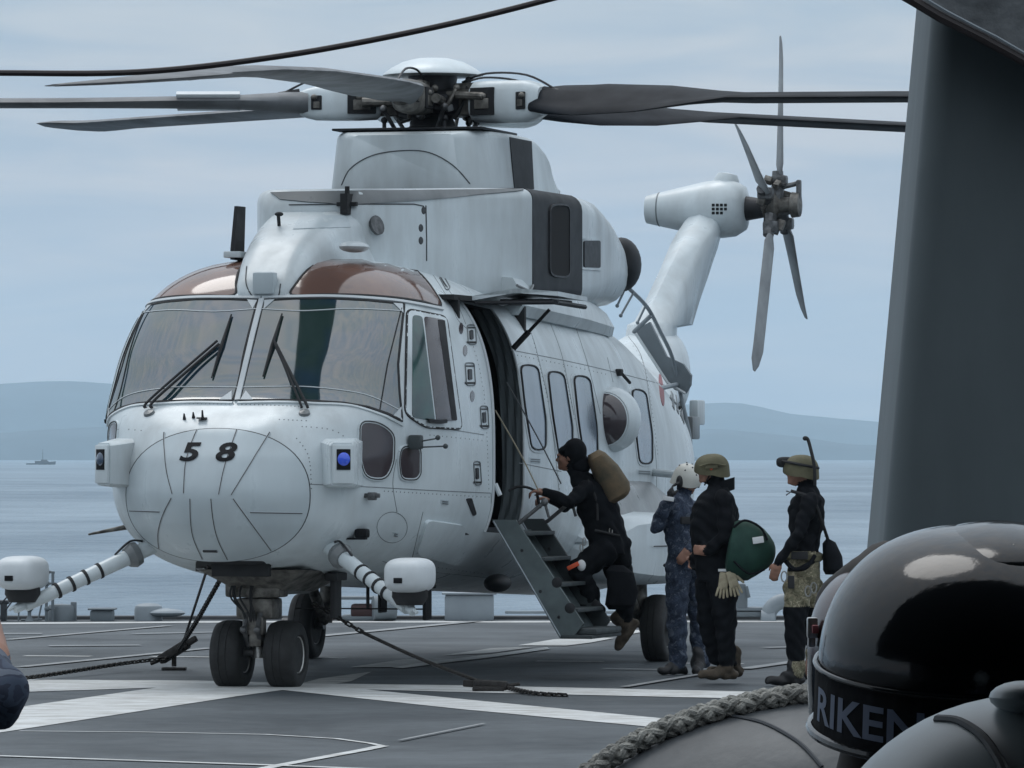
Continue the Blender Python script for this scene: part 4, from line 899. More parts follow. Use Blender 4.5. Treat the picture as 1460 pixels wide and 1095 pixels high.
# side sponsons
for sx in (-1, 1):
    s_ = MB(); secs = []
    for a, l1, zt, zb, zi in ((4.55, 1.42, 1.00, .86, 1.1), (4.7, 1.62, 1.15, .76, 1.28), (5.0, 1.72, 1.24, .70, 1.40), (5.6, 1.77, 1.26, .665, 1.48), (6.8, 1.77, 1.24, .655, 1.48), (7.4, 1.70, 1.20, .70, 1.42), (7.9, 1.50, 1.10, .82, 1.3)):
        P = [(1.0, zi), (1.30, zi), (1.40, zi - .05), (l1 - .25, zt + .03), (l1 - .08, zt), (l1 - .01, zt - .06), (l1, (zt + zb) / 2), (l1 - .02, zb + .08), (l1 - .10, zb + .01), (l1 - .25, zb), (1.3, zb), (1.0, zb)]
        secs.append([Vector((sx * x, a, z)) for x, z in P])
    s_.loft(secs); sp_ = s_.build('sponson', 'paint', heli, ang=38)
    s_ = MB(); s_.loft([[Vector((sx * x, a, z)) for x, z in ((1.1, zt), (1.34, zt), (1.46, zt - .10), (1.56, 1.22), (1.1, 1.22))] for a, zt in ((4.72, 1.26), (4.85, 1.36), (5.2, 1.50), (5.8, 1.58), (6.8, 1.56), (7.6, 1.3))]); s_.build('sponson_hump', 'paint_grey', sp_, ang=60)
    s_ = MB(); s_.tube([(sx * 1.775, 5.3, 1.0), (sx * 1.778, 6.9, .99)], .005, 5); s_.build('sponson_joint', 'seam', sp_)
s_ = MB(); s_.tube([(1.35, 6.9, 1.62), (1.62, 6.7, 1.60)], .035, 10); s_.build('fuel_vent', 'paint', heli)
# belly fittings
for x, a, z0, z1, wd in ((.55, .2, .86, .52, .07), (.2, 2.6, .78, .50, .05), (.75, 2.0, .76, .46, .05)):
    s_ = MB(); s_.box((x, a, (z0 + z1) / 2), (wd * .6, .18, z0 - z1), bev=.012); s_.box((x, a, z0 - .02), (wd * 1.5, .26, .06), bev=.01); s_.build('belly_antenna', 'soft_black', heli)
s_ = MB(); s_.ell((1.05, 3.0, .735), (.10, .22, .075), 20, 10); s_.build('belly_dome', 'dark_panel', heli)
s_ = MB(); s_.tube([(.35, 1.7, .80), (.35, 1.7, .56)], .014, 6); s_.tube([(-.25, 1.7, .555), (.8, 1.7, .555)], .006, 5); s_.build('wire_antenna', 'soft_black', heli)
for x, y in ((290, 832), (588, 826)):
    h = hit(x, min(y, 822)); 
    if h: s_ = MB(); s_.tube([h[0], h[0] + Vector((0, 0, -.07))], .016, 8); s_.ell(h[0] + Vector((0, 0, -.09)), (.03, .015, .03), 10, 6); s_.build('tie_down_ring', 'dark_metal', heli)

# ------------------------------------------------------------------ tail
def foil(c, chord, th, z, n=9, lean=0.0):
    """symmetrical aerofoil loop in the horizontal plane, leading edge towards -y"""
    P = []
    for i in range(n + 1):
        t = i / n; x = t; y = th * (2.97 * math.sqrt(x) - 1.26 * x - 3.52 * x * x + 2.84 * x ** 3 - 1.03 * x ** 4) * .5; P.append((y, x))
    L_ = [Vector((c[0] + y, c[1] + x * chord, z)) for y, x in P] + [Vector((c[0] - y, c[1] + x * chord, z)) for y, x in reversed(P[1:-1])]
    return L_
s_ = MB(); fs_ = []
for z, a, ch, th in ((2.10, 11.5, 1.70, .40), (2.75, 11.6, 1.62, .40), (3.02, 11.75, 1.52, .38), (3.06, 11.95, 1.98, .36), (3.3, 12.42, 1.80, .34), (3.6, 12.98, 1.66, .34), (3.85, 13.46, 1.50, .38), (3.98, 13.80, 1.22, .40), (4.10, 14.12, .75, .36), (4.22, 14.32, .4, .2)):
    fs_.append(foil((0.0, a), ch, th, z))
s_.loft(fs_); s_.build('tail_fin', 'paint', heli, ang=50); FINB = surf_for([s_])
s_ = MB(); GC = Vector((0, 14.5, 4.235)); s_.lathe([(.10, -.62), (.14, -.61), (.165, -.5), (.215, -.28), (.275, .0), (.295, .16), (.28, .30), (.22, .40), (.1, .42)], GC, axis=(1, 0, 0), n=28); s_.build('tail_gearbox_fairing', 'paint', heli, ang=60); GXB = surf_for([s_])
s_ = MB(); s_.lathe([(.143, -.49), (.172, -.485), (.172, -.47)], GC + Vector((0, 0, 0)), axis=(1, 0, 0), n=28); s_.build('fairing_joint', 'mark_grey', heli)
s_ = MB(); s_.lathe([(.13, 0), (.13, .30), (.10, .36), (0, .38)], GC + Vector((.16, .0, -.01)), axis=(.15, .1, 1), n=18); s_.build('tail_beacon_fairing', 'paint', heli)
for i in range(4):
    for j in range(3):
        x, y = 1017 + i * 5.8, 292.5 + j * 5.6
        h = hit(x, y, GXB)
        if h and not (i == 3 and j == 2): s_ = MB(); patch(rpoly([(x - 2.1, y - 2.0), (x + 2.1, y - 2.0), (x + 2.1, y + 2.0), (x - 2.1, y + 2.0)], 1), .004, 9, GXB, s_); s_.build('cooling_hole', 'void', heli)
s_ = MB(); s_.tube([GC + Vector((.38, 0, 0)), GC + Vector((.62, 0, 0))], [.13, .09], 16); s_.build('tail_rotor_shaft', 'dark_metal', heli)
TH = GC + Vector((.70, 0, .03))
s_ = MB(); s_.lathe([(.07, -.12), (.13, -.10), (.13, .02), (.08, .06), (.08, .16), (.13, .18), (.12, .26), (0, .28)], TH, axis=(1, 0, 0), n=16); trh = s_.build('tail_rotor_head', 'metal_dirty', heli)
s_ = MB()
for k in range(14):
    t = rnd.uniform(0, 6.28); rr = rnd.uniform(.10, .30); s_.box(TH + Vector((rnd.uniform(-.1, .22), rr * math.cos(t), rr * math.sin(t))), (rnd.uniform(.04, .10), .06, rnd.uniform(.05, .12)), rot=Euler((rnd.uniform(0, 3), .3, 0)).to_matrix(), bev=.01)
s_.build('head_fittings', 'metal_dirty', trh, kind='stuff')
s_ = MB(); s_.box(TH + Vector((.25, .0, .08)), (.05, .07, .34), bev=.02); s_.tube([TH + Vector((.0, 0, .16)), TH + Vector((.26, 0, .22))], .025, 8); s_.tube([TH + Vector((.0, 0, -.10)), TH + Vector((.26, 0, -.05))], .025, 8); s_.build('pitch_spider', 'metal_grey', trh)
for ty, tz, pit_, off_ in ((.10, 1.70, 30, .03), (-1.42, .72, 50, -.06), (-.78, -1.68, 14, -.03), (.97, -1.09, -45, .06)):
    d = Vector((0, ty, tz)); L_ = d.length; d.normalize(); ch_ = Vector((1, 0, 0)).cross(d).normalized(); loops = []
    for t, ch, th, p_ in ((.10, .07, .07, 0), (.17, .08, .06, .5), (.24, .22, .035, 1), (.5, .25, .03, .8), (.85, .26, .022, .7), (.95, .20, .016, .7), (1.0, .05, .01, 1)):
        c = TH + Vector((off_ + .02, 0, 0)) + d * L_ * t; ap = R(pit_ * p_); u = ch_ * math.cos(ap) + Vector((1, 0, 0)) * math.sin(ap); v = d.cross(u).normalized(); sh_ = .04 if t > .9 else 0
        loops.append([c + u * (ch / 2 * math.cos(q) - sh_) + v * (th / 2 * math.sin(q)) for q in [2 * math.pi * i / 12 for i in range(12)]])
    s_ = MB(); s_.loft(loops); tb = s_.build('tail_rotor_blade', 'tail_blade', heli, ang=60)
    s_ = MB(); s_.tube([TH + Vector((off_, 0, 0)) + d * .05, TH + Vector((off_, 0, 0)) + d * .34], [.07, .055], 10); s_.box(TH + Vector((off_ + .02, 0, 0)) + d * .24, (.16, .12, .12), bev=.03); s_.build('blade_grip', 'metal_grey', tb)
# dark stabiliser panels and the hand rail behind the cowling
s_ = MB(); P = [hl(x, y, a=8.95) for x, y in ((904, 472), (926, 459), (950, 508), (974, 519), (985, 535), (984, 549), (977, 561), (962, 556), (952, 546), (930, 512))]; s_.slab(P, (0, .06, 0)); s_.build('folded_stabiliser', 'ship_grey', heli, smooth=False)
s_ = MB(); s_.tube([hl(x, y, a=8.9) for x, y in ((904, 472), (930, 512), (952, 546), (977, 561))], .014, 6); s_.build('stabiliser_edge', 'seal_white', heli)
rail = [hl(x, y, a=a) for x, y, a in ((893, 408, 7.4), (922, 437, 7.8), (942, 474, 8.3), (958, 508, 8.8), (967, 548, 9.0), (977, 590, 9.0), (984, 625, 9.0), (985, 655, 9.0))]
s_ = MB(); s_.tube(spline(rail, 6), .018, 8); s_.build('hand_rail', 'ship_light', heli)
for a0, a1, r_ in (((893, 408, 7.4), (880, 436, 7.2), .010), ((903, 418, 7.5), (885, 450, 7.3), .010), ((928, 450, 7.9), (904, 473, 7.9), .020), ((920, 437, 7.8), (909, 460, 7.8), .010), ((966, 548, 9.0), (932, 556, 7.8), .022)):
    s_ = MB(); s_.tube([hl(a0[0], a0[1], a=a0[2]), hl(a1[0], a1[1], a=a1[2])], r_, 8); s_.ell(hl(a1[0], a1[1], a=a1[2]), (.018, .018, .018), 8, 6); s_.build('rail_stay', 'ship_light', heli)
s_ = MB(); s_.box(hl(994, 588, a=12.9), (.09, .3, .24), bev=.02); s_.build('tail_lamp_box', 'paint', heli); s_ = MB(); s_.box(hl(986, 610, a=12.5), (.10, .3, .22), bev=.02); s_.build('tail_bumper', 'paint_grey', heli)

# ------------------------------------------------------------------ main rotor
HC = Vector((0, 4.73, 0))
s_ = MB(); s_.lathe([(.24, 4.44), (.30, 4.46), (.30, 4.50), (.20, 4.53), (.17, 4.60)], HC, n=24); s_.build('swash_plate', 'dark_metal', heli)
s_ = MB(); s_.lathe([(.17, 4.46), (.17, 4.60), (.30, 4.62), (.33, 4.66), (.33, 4.78), (.28, 4.82), (.20, 4.84), (.20, 4.90), (.21, 4.975)], HC, n=24); rh = s_.build('rotor_head', 'dark_metal', heli)
s_ = MB(); s_.lathe([(.0, 4.955), (.38, 4.955), (.425, 4.962), (.42, 4.975), (.36, 5.02), (.26, 5.075), (.14, 5.105), (0, 5.115)], HC, n=40); s_.build('rotor_cap', 'paint', heli, ang=60)
# azimuth (degrees from the camera's right, away positive), end height, droop, pitch, material
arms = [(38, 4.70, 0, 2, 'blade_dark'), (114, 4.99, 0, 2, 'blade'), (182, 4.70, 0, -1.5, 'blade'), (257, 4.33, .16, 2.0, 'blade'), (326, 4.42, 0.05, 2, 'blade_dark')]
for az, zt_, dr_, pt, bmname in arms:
    ph = R(az) + PSI; d = Vector((math.cos(ph), math.sin(ph), 0)); sd_ = Vector((-d.y, d.x, 0)); zr = 4.73
    def bp(r_): return HC + d * r_ + Vector((0, 0, zr + (zt_ - zr) * (r_ / 9.3) + dr_ * math.sin(math.pi * min(1, r_ / 9.3)) ))
    loops = []; kp = 1.0 if bmname == 'blade_dark' else .12
    for r_, ch, th, pp, sw_ in ((1.05, .30, .16, kp * 28, 0), (1.25, .46, .15, kp * 26, 0), (1.6, .64, .11, kp * 23, 0), (2.2, .68, .09, kp * 18, 0), (2.7, .68, .08, kp * 8, 0), (3.1, .68, .075, 0, 0), (4.5, .68, .075, 0, 0), (6.0, .68, .072, 0, 0), (7.6, .68, .07, 0, 0), (7.9, .70, .07, 0, -.02), (8.15, .92, .06, 0, -.09), (8.5, .96, .05, 0, -.06), (8.9, .80, .04, 0, .06), (9.15, .5, .03, 0, .22), (9.3, .12, .015, 0, .42)):
        c = bp(r_); ap = R(pp + pt); u = sd_ * math.cos(ap) + Vector((0, 0, 1)) * math.sin(ap); v = d.cross(u).normalized()
        loops.append([c + u * (ch * (math.cos(q) * .5) - sw_) + v * (th / 2 * math.sin(q) * (1.25 if math.cos(q) > 0 else .8)) for q in [2 * math.pi * i / 16 for i in range(16)]])
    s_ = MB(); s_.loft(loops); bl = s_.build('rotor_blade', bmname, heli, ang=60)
    if az == 182:
        s_ = MB(); L2 = []
        for r_ in (1.62, 1.8, 2.15): c = bp(r_); ap = R(pt + 8); u = sd_ * math.cos(ap) + Vector((0, 0, 1)) * math.sin(ap); v = d.cross(u).normalized(); L2.append([c + Vector((0, 0, .02)) + u * .33 * math.cos(q) + v * (.06 * math.sin(q)) for q in [2 * math.pi * i / 16 for i in range(16)]])
        s_.loft(L2); s_.build('blade_boot', 'blade_white', bl)
    # white cuff with its cut-outs
    Mx = Matrix((( d.x, sd_.x, 0), (d.y, sd_.y, 0), (0, 0, 1)))
    s_ = MB(); Ls = []; ks = {257: .72, 114: .76, 182: .76}.get(az, .92)
    for r_, hy, hz in ((.44, .13, .15), (.47, .15, .185), (.62, .155, .195), (.80, .155, .195), (.98, .15, .19), (1.06, .13, .165), (1.12, .10, .13)):
        c = bp(r_); hy *= ks; hz *= ks; Ls.append([c + sd_ * hy * math.copysign(abs(math.cos(q)) ** .6, math.cos(q)) + Vector((0, 0, hz * math.copysign(abs(math.sin(q)) ** .6, math.sin(q)))) for q in [2 * math.pi * i / 20 for i in range(20)]])
    s_.loft(Ls); s_.build('blade_cuff', 'metal_dirty' if az == 257 else 'paint', bl, ang=45)
    for sg in (-1, 1):
        for r0_, w_, hh in ((.60, .24, .25), (.98, .09, .16)):
            s_ = MB(); s_.box(bp(r0_) + sd_ * sg * ks * (.156 if r0_ < .8 else .150), (w_, .02, hh * ks), rot=Mx, bev=.008); s_.build('cuff_opening', 'void', bl)
            s_ = MB(); s_.box(bp(r0_) + sd_ * sg * ks * (.166 if r0_ < .8 else .160) + Vector((0, 0, -.02)), (w_ * .6, .02, hh * .35), rot=Mx, bev=.008); s_.ell(bp(r0_ + .02) + sd_ * sg * ks * (.166 if r0_ < .8 else .160) + Vector((0, 0, .045)), (.03, .03, .025), 8, 6); s_.build('elastomer_bearing', 'metal_dirty', bl)
    s_ = MB(); s_.box(bp(.38), (.30, .16, .22), rot=Mx, bev=.03); s_.box(bp(.36) + Vector((0, 0, .13)), (.26, .07, .07), rot=Mx, bev=.02); s_.tube([bp(.25) + sd_ * .14, bp(.60) + sd_ * .17], .04, 10); s_.tube([bp(.25) - sd_ * .14 + Vector((0, 0, .06)), bp(.62) - sd_ * .15 + Vector((0, 0, .04))], .035, 10); s_.build('yoke', 'metal_dirty', bl)
    s_ = MB(); s_.tube([bp(.42) + sd_ * .20 + Vector((0, 0, -.06)), HC + d * .30 + sd_ * .10 + Vector((0, 0, 4.47))], .018, 8); s_.ell(bp(.42) + sd_ * .20 + Vector((0, 0, -.06)), (.035, .035, .035), 8, 6); s_.build('pitch_link', 'metal_grey', bl)
    s_ = MB(); s_.tube([bp(1.12) + Vector((0, 0, .10)), bp(1.30) + Vector((0, 0, .07))], .025, 8); s_.tube(spline([bp(.30) + Vector((0, 0, .17)), bp(.55) + Vector((0, 0, .24)), bp(.95) + Vector((0, 0, .22)), bp(1.25) + Vector((0, 0, .09))], 5), .010, 6); s_.build('fold_actuator', 'dark_metal', bl)
for k in range(18):
    t = rnd.uniform(0, 6.28); rr = rnd.uniform(.22, .36); s_ = MB(); s_.box(HC + Vector((rr * math.cos(t), rr * math.sin(t), rnd.uniform(4.60, 4.88))), (rnd.uniform(.05, .12), .06, rnd.uniform(.05, .10)), rot=Euler((rnd.uniform(-.5, .5), rnd.uniform(-.5, .5), t)).to_matrix(), bev=.012); s_.build('head_fitting', rnd.choice(['metal_dirty', 'metal_grey', 'paint_grey']), rh)
for k in range(16):
    t = k * 22.5 + rnd.uniform(-8, 8); a_ = R(t); p = HC + Vector((.30 * math.cos(a_), .30 * math.sin(a_), rnd.uniform(4.56, 4.66))); q = HC + Vector((.36 * math.cos(a_ + .35), .36 * math.sin(a_ + .35), rnd.uniform(4.80, 4.92)))
    s_ = MB(); s_.tube(spline([p, p.lerp(q, .5) + Vector((.05 * math.cos(a_), .05 * math.sin(a_), 0)), q], 4), rnd.choice([.012, .018, .022]), 7); s_.ell(q, (.03, .03, .03), 8, 6); s_.build('damper_rod', rnd.choice(['metal_grey', 'metal_dirty', 'metal_bright', 'soft_black']), rh)
for t in (60, 210, 300, 345, 130):
    s_ = MB(); p = HC + Vector((.42 * math.cos(R(t)), .42 * math.sin(R(t)), 4.46)); s_.tube([p, p + Vector((0, 0, .14))], .018, 8); s_.ell(p + Vector((0, 0, .12)), (.03, .03, .03), 8, 6); s_.build('swash_link', 'dark_metal', heli)

# ------------------------------------------------------------------ tie-down chains
def chain_links(mb, pts, link=.07, r=.008, wd=.028):
    P = spline(pts, 24); L_ = [0]
    for i in range(1, len(P)): L_.append(L_[-1] + (P[i] - P[i - 1]).length)
    n = max(2, int(L_[-1] / (link * .74))); up = Vector((0, 0, 1))
    for k in range(n):
        s0 = L_[-1] * (k + .5) / n; i = max(j for j in range(len(L_) - 1) if L_[j] <= s0); t = (s0 - L_[i]) / max(1e-6, L_[i + 1] - L_[i])
        c = P[i].lerp(P[i + 1], t); d = (P[i + 1] - P[i]).normalized(); x = d.cross(up).normalized(); y = x.cross(d)
        u = (x + y).normalized() if k % 2 else (x - y).normalized()
        mb.tube([c + d * (link / 2 - wd * .3) * a + u * wd / 2 * b for a, b in ((-1, -.9), (-1.35, 0), (-1, .9), (1, .9), (1.35, 0), (1, -.9))], r, 5, closed=True)
def grab(mb, p, d, s=1.0):
    d = Vector(d).normalized(); M_ = d.to_track_quat('X', 'Z').to_matrix()
    mb.box(p, (.26 * s, .09 * s, .07 * s), rot=M_, bev=.02); mb.box(p + d * .16 * s, (.10 * s, .05, .05), rot=M_, bev=.01); mb.tube([p - d * .12 * s, p - d * .22 * s + Vector((0, 0, .02))], .016, 6)
# left: deck ring -> ratchet -> belly
cl = empty('tie_down_chain', gnd(243, 921)); tag(cl, 'dark tie-down chain from the belly to the deck left of the nose wheels', 'chain', 'chains lashing the helicopter to the deck')
def child(mb, name, m, par, **k):
    base = par.location; mb.v = [(v[0] - base.x, v[1] - base.y, v[2] - base.z) for v in mb.v]; return mb.build(name, m, par, **k)
gp = at(243, 918, 48.5); gp.z = .10
top1 = HM @ hit(322, 812)[0] if hit(322, 812) else at(322, 820, 45.4); top2 = HM @ hit(297, 806)[0] if hit(297, 806) else at(297, 815, 45.6)
gl = gnd(-30, 975)
mb = MB(); chain_links(mb, [gp + Vector((.06, 0, .06)), gp.lerp(top1, .5) + Vector((0, 0, -.04)), top1], .075, .0072, .030); child(mb, 'chain_links', 'chain', cl)
mb = MB(); chain_links(mb, [gl + Vector((0, 0, .02)), gnd(45, 971) + Vector((0, 0, .03)), gp.lerp(gnd(100, 962), .5) + Vector((0, 0, .02)), gp], .075, .0072, .030); child(mb, 'chain_links', 'chain', cl)
mb = MB(); mb.tube([gp + Vector((.08, 0, .05)), top2], .011, 8); child(mb, 'strap', 'cable', cl)
mb = MB(); grab(mb, gp + Vector((.03, 0, .05)), (1, -.4, .62), 1.1); mb.box((gp.x + .03, gp.y, .012), (.20, .2, .024), bev=.01); mb.tube([(gp.x + .03, gp.y, .03), gp + Vector((.03, 0, .03))], .02, 8); child(mb, 'chain_tensioner', 'chain', cl)
mb = MB(); mb.tube([top1 + Vector((-.05, 0, -.04)), top1 + Vector((.02, 0, .04)), top1 + Vector((.10, 0, .03)), top1 + Vector((.10, 0, -.05))], [.02, .028, .03, .02], 8); child(mb, 'hook', 'chain', cl)
cr2 = empty('tie_down_chain', gnd(700, 984)); tag(cr2, 'long tie-down chain running right from the nose gear to the white line', 'chain', 'chains lashing the helicopter to the deck')
g2 = gnd(700, 986) + Vector((0, 0, .05)); t2 = at(447, 860, 45.2)
mb = MB(); chain_links(mb, [t2, t2.lerp(g2, .28) + Vector((0, 0, -.05))], .075, .0072, .030); child(mb, 'chain_links', 'chain', cr2)
mb = MB(); mb.tube(spline([t2.lerp(g2, .27) + Vector((0, 0, -.05)), t2.lerp(g2, .6) + Vector((0, 0, -.05)), g2 + Vector((-.1, 0, .03))], 8), .014, 8); child(mb, 'strap', 'chain', cr2)
mb = MB(); chain_links(mb, [g2 + Vector((.12, 0, -.02)), gnd(760, 992) + Vector((0, 0, .02)), gnd(808, 994) + Vector((0, 0, .014))], .06, .008, .030); child(mb, 'chain_links', 'chain', cr2)
mb = MB(); grab(mb, g2, (-1, .15, .05), 1.0); mb.box((g2.x - .02, g2.y, .02), (.24, .14, .04), bev=.015); child(mb, 'chain_tensioner', 'chain', cr2)

# ------------------------------------------------------------------ gear along the far deck edge
EY = edgeY - .55
def px2(x, y, Y=None): return at(x, y, Y or EY)
def thing_mb(mb, name, m, label, cat, group=None, **k):
    X = [v[0] for v in mb.v]; Y_ = [v[1] for v in mb.v]; Z_ = [v[2] for v in mb.v]; base = Vector(((min(X) + max(X)) / 2, (min(Y_) + max(Y_)) / 2, min(Z_)))
    mb.v = [(v[0] - base.x, v[1] - base.y, v[2] - base.z) for v in mb.v]; o = mb.build(name, m, **k); o.location = base; return tag(o, label, cat, group)
def pbox(mb, x0, y0, x1, y1, dep=.5, Y=None, bev=.03, mi=0):
    Y = Y or EY; a = at(x0, y1, Y); b = at(x1, y0, Y); mb.box(((a.x + b.x) / 2, Y + dep / 2, (a.z + b.z) / 2), (b.x - a.x, dep, b.z - a.z), bev=bev, mi=mi); return mb
gz = lambda x: 886.5
mb = MB(); pbox(mb, 128, 870, 161, gz(0), .3); pbox(mb, 125, 867.5, 164, 870, .36, Y=EY - .03, bev=.005); thing_mb(mb, 'deck_locker', 'ship_grey', 'square grey locker with a flat lid at the far deck edge left of the radome', 'locker')
mb = MB(); a = px2(210, 886); mb.lathe([(.15, 0), (.15, .12), (.14, .155), (.10, .18), (0, .19)], (a.x, EY + .2, 0), n=18); b = px2(237, 877); mb.ell((b.x, EY + .1, .085), (.20, .12, .045), 18, 8); mb.box((b.x - .1, EY + .2, .12), (.25, .2, .02), bev=.005); thing_mb(mb, 'mooring_bollard', 'ship_light', 'low grey mooring bollard with a capsule-shaped roller at the far deck edge', 'bollard')
mb = MB(); a = px2(83, 886); mb.lathe([(.15, 0), (.15, .14), (.13, .17), (0, .18)], (a.x + .02, EY + .2, 0), n=18); mb.box((a.x + .15, EY + .2, .1), (.06, .1, .2), bev=.01); thing_mb(mb, 'fairlead', 'ship_grey', 'grey upright drum fairlead beside the thin lattice post at the left deck edge', 'fairlead')
mb = MB()
for x in (66, 75): mb.tube([px2(x, 886), px2(x + .5, 815)], .018, 6)
for y in (816, 832, 852, 868): mb.tube([px2(64, y), px2(78, y)], .012, 5); mb.ell(px2(67, y), (.03, .03, .03), 8, 6)
mb.tube([px2(54, 886), px2(64, 840)], .010, 5); mb.tube(spline([px2(76, 816), px2(66, 815), px2(56, 826)], 4), .009, 5); thing_mb(mb, 'lattice_post', 'ship_grey', 'thin grey lattice post standing behind the striped boom at the left deck edge', 'post')
mb = MB(); pbox(mb, 0, 858, 9, 886, .15); pbox(mb, -6, 856, 12, 862, .2); mb.tube([px2(8, 870), px2(30, 840)], .008, 5); mb.tube([px2(2, 860), px2(22, 838)], .008, 5); thing_mb(mb, 'net_stanchion', 'ship_dark', 'dark net stanchion at the extreme left of the deck edge under the sensor pod', 'stanchion')
mb = MB(); a = px2(42, 886); mb.lathe([(.05, 0), (.02, .05), (.02, .1), (.045, .13), (.02, .16), (.015, .22)], (a.x, EY, 0), n=10); mb.tube([px2(26, 886), px2(28, 856)], .009, 5); mb.tube([px2(30, 884), px2(60, 883)], .012, 5); thing_mb(mb, 'rail_post', 'ship_grey', 'short turned rail post between the lattice post and the left edge stanchion', 'post')
mb = MB(); pbox(mb, 634, 848, 704, 886, .5); pbox(mb, 630, 845.5, 708, 848, .56, Y=EY - .03, bev=.004); thing_mb(mb, 'deck_locker', 'ship_light', 'pale grey locker seen under the belly between nose gear and stairs', 'locker')
mb = MB(); pbox(mb, 500, 862, 556, 880, .5, mi=1); pbox(mb, 486, 851, 560, 855, .4, bev=.01); pbox(mb, 486, 878, 562, 886, .6); a = px2(548, 886); mb.lathe([(.13, -.12), (.13, .12)], (a.x, EY - .05, .14), axis=(1, .2, 0), n=16); pbox(mb, 470, 848, 480, 884, .2, mi=1); thing_mb(mb, 'deck_winch', ['ship_grey', 'maroon'], 'low deck winch with a dark red body behind the nose gear chain', 'winch')
mb = MB(); pbox(mb, 905, 868, 1088, 875, .12, bev=.02); pbox(mb, 720, 871, 900, 875, .08, bev=.01); thing_mb(mb, 'pipe_rail', 'ship_light', 'long low pipe rail along the far deck edge behind the main wheel and crew', 'rail')
mb = MB(); pbox(mb, 1050, 836, 1066, 869, .2); pbox(mb, 1046, 832, 1064, 842, .25); mb.tube([px2(1064, 836), px2(1068, 852)], .02, 6); pbox(mb, 1046, 866, 1100, 880, .3); thing_mb(mb, 'deck_cleat_block', 'ship_grey', 'stepped grey fitting on the deck edge below the green bag', 'deck fitting')
mb = MB(); mb.tube(spline([px2(1095, 888), px2(1097, 872), px2(1108, 860), px2(1128, 856), px2(1150, 858)], 6), .085, 14); mb.tube([px2(1085, 884), px2(1104, 884)], .11, 14); thing_mb(mb, 'vent_pipe', 'ship_light', 'thick bent grey vent pipe rising at the deck edge between the two standing men', 'pipe')

# distant ships
def ship(px0, px1, ywl, Y, htop, label):
    a = at(px0, ywl, Y).x; b = at(px1, ywl, Y).x; L_ = b - a; e = empty('patrol_ship', (a + L_ / 2, Y, SEA_Z)); tag(e, label, 'ship'); q = L_ / 2; h = L_ * .085
    s_ = MB(); s_.loft([[Vector((x * q, -wd * L_ * .07, z0)), Vector((x * q * 1.0, wd * L_ * .07, z0)), Vector((x * q * 1.03, wd * L_ * .09, z1)), Vector((x * q * 1.03, -wd * L_ * .09, z1))] for x, wd, z0, z1 in ((-1, .8, -2, h * .55), (-.5, 1, -2, h * .6), (.4, 1, -2, h * 1.0), (.8, .6, -2, h * 1.25), (1, .05, -1, h * 1.4))]); s_.build('hull', 'ship_dark', e, smooth=False)
    s_ = MB(); s_.box((q * .05, 0, h * 1.1), (q * .95, L_ * .12, h * .9), bev=.3); s_.box((q * .22, 0, h * 1.75), (q * .45, L_ * .09, h * .7), bev=.3); s_.build('superstructure', 'ship_dark', e, smooth=False)
    s_ = MB(); s_.tube([(q * .12, 0, h * 2), (q * .12, 0, htop)], [L_ * .012, L_ * .004], 6); s_.box((q * .12, 0, htop * .72), (L_ * .04, L_ * .06, L_ * .008)); s_.build('mast', 'ship_dark', e, smooth=False)
ship(38, 79, 652, 4200, 11, 'small dark patrol ship on the hazy horizon at the far left')
ship(974, 1002, 652, 7600, 20, 'faint ship on the horizon just right of the helicopter tail')

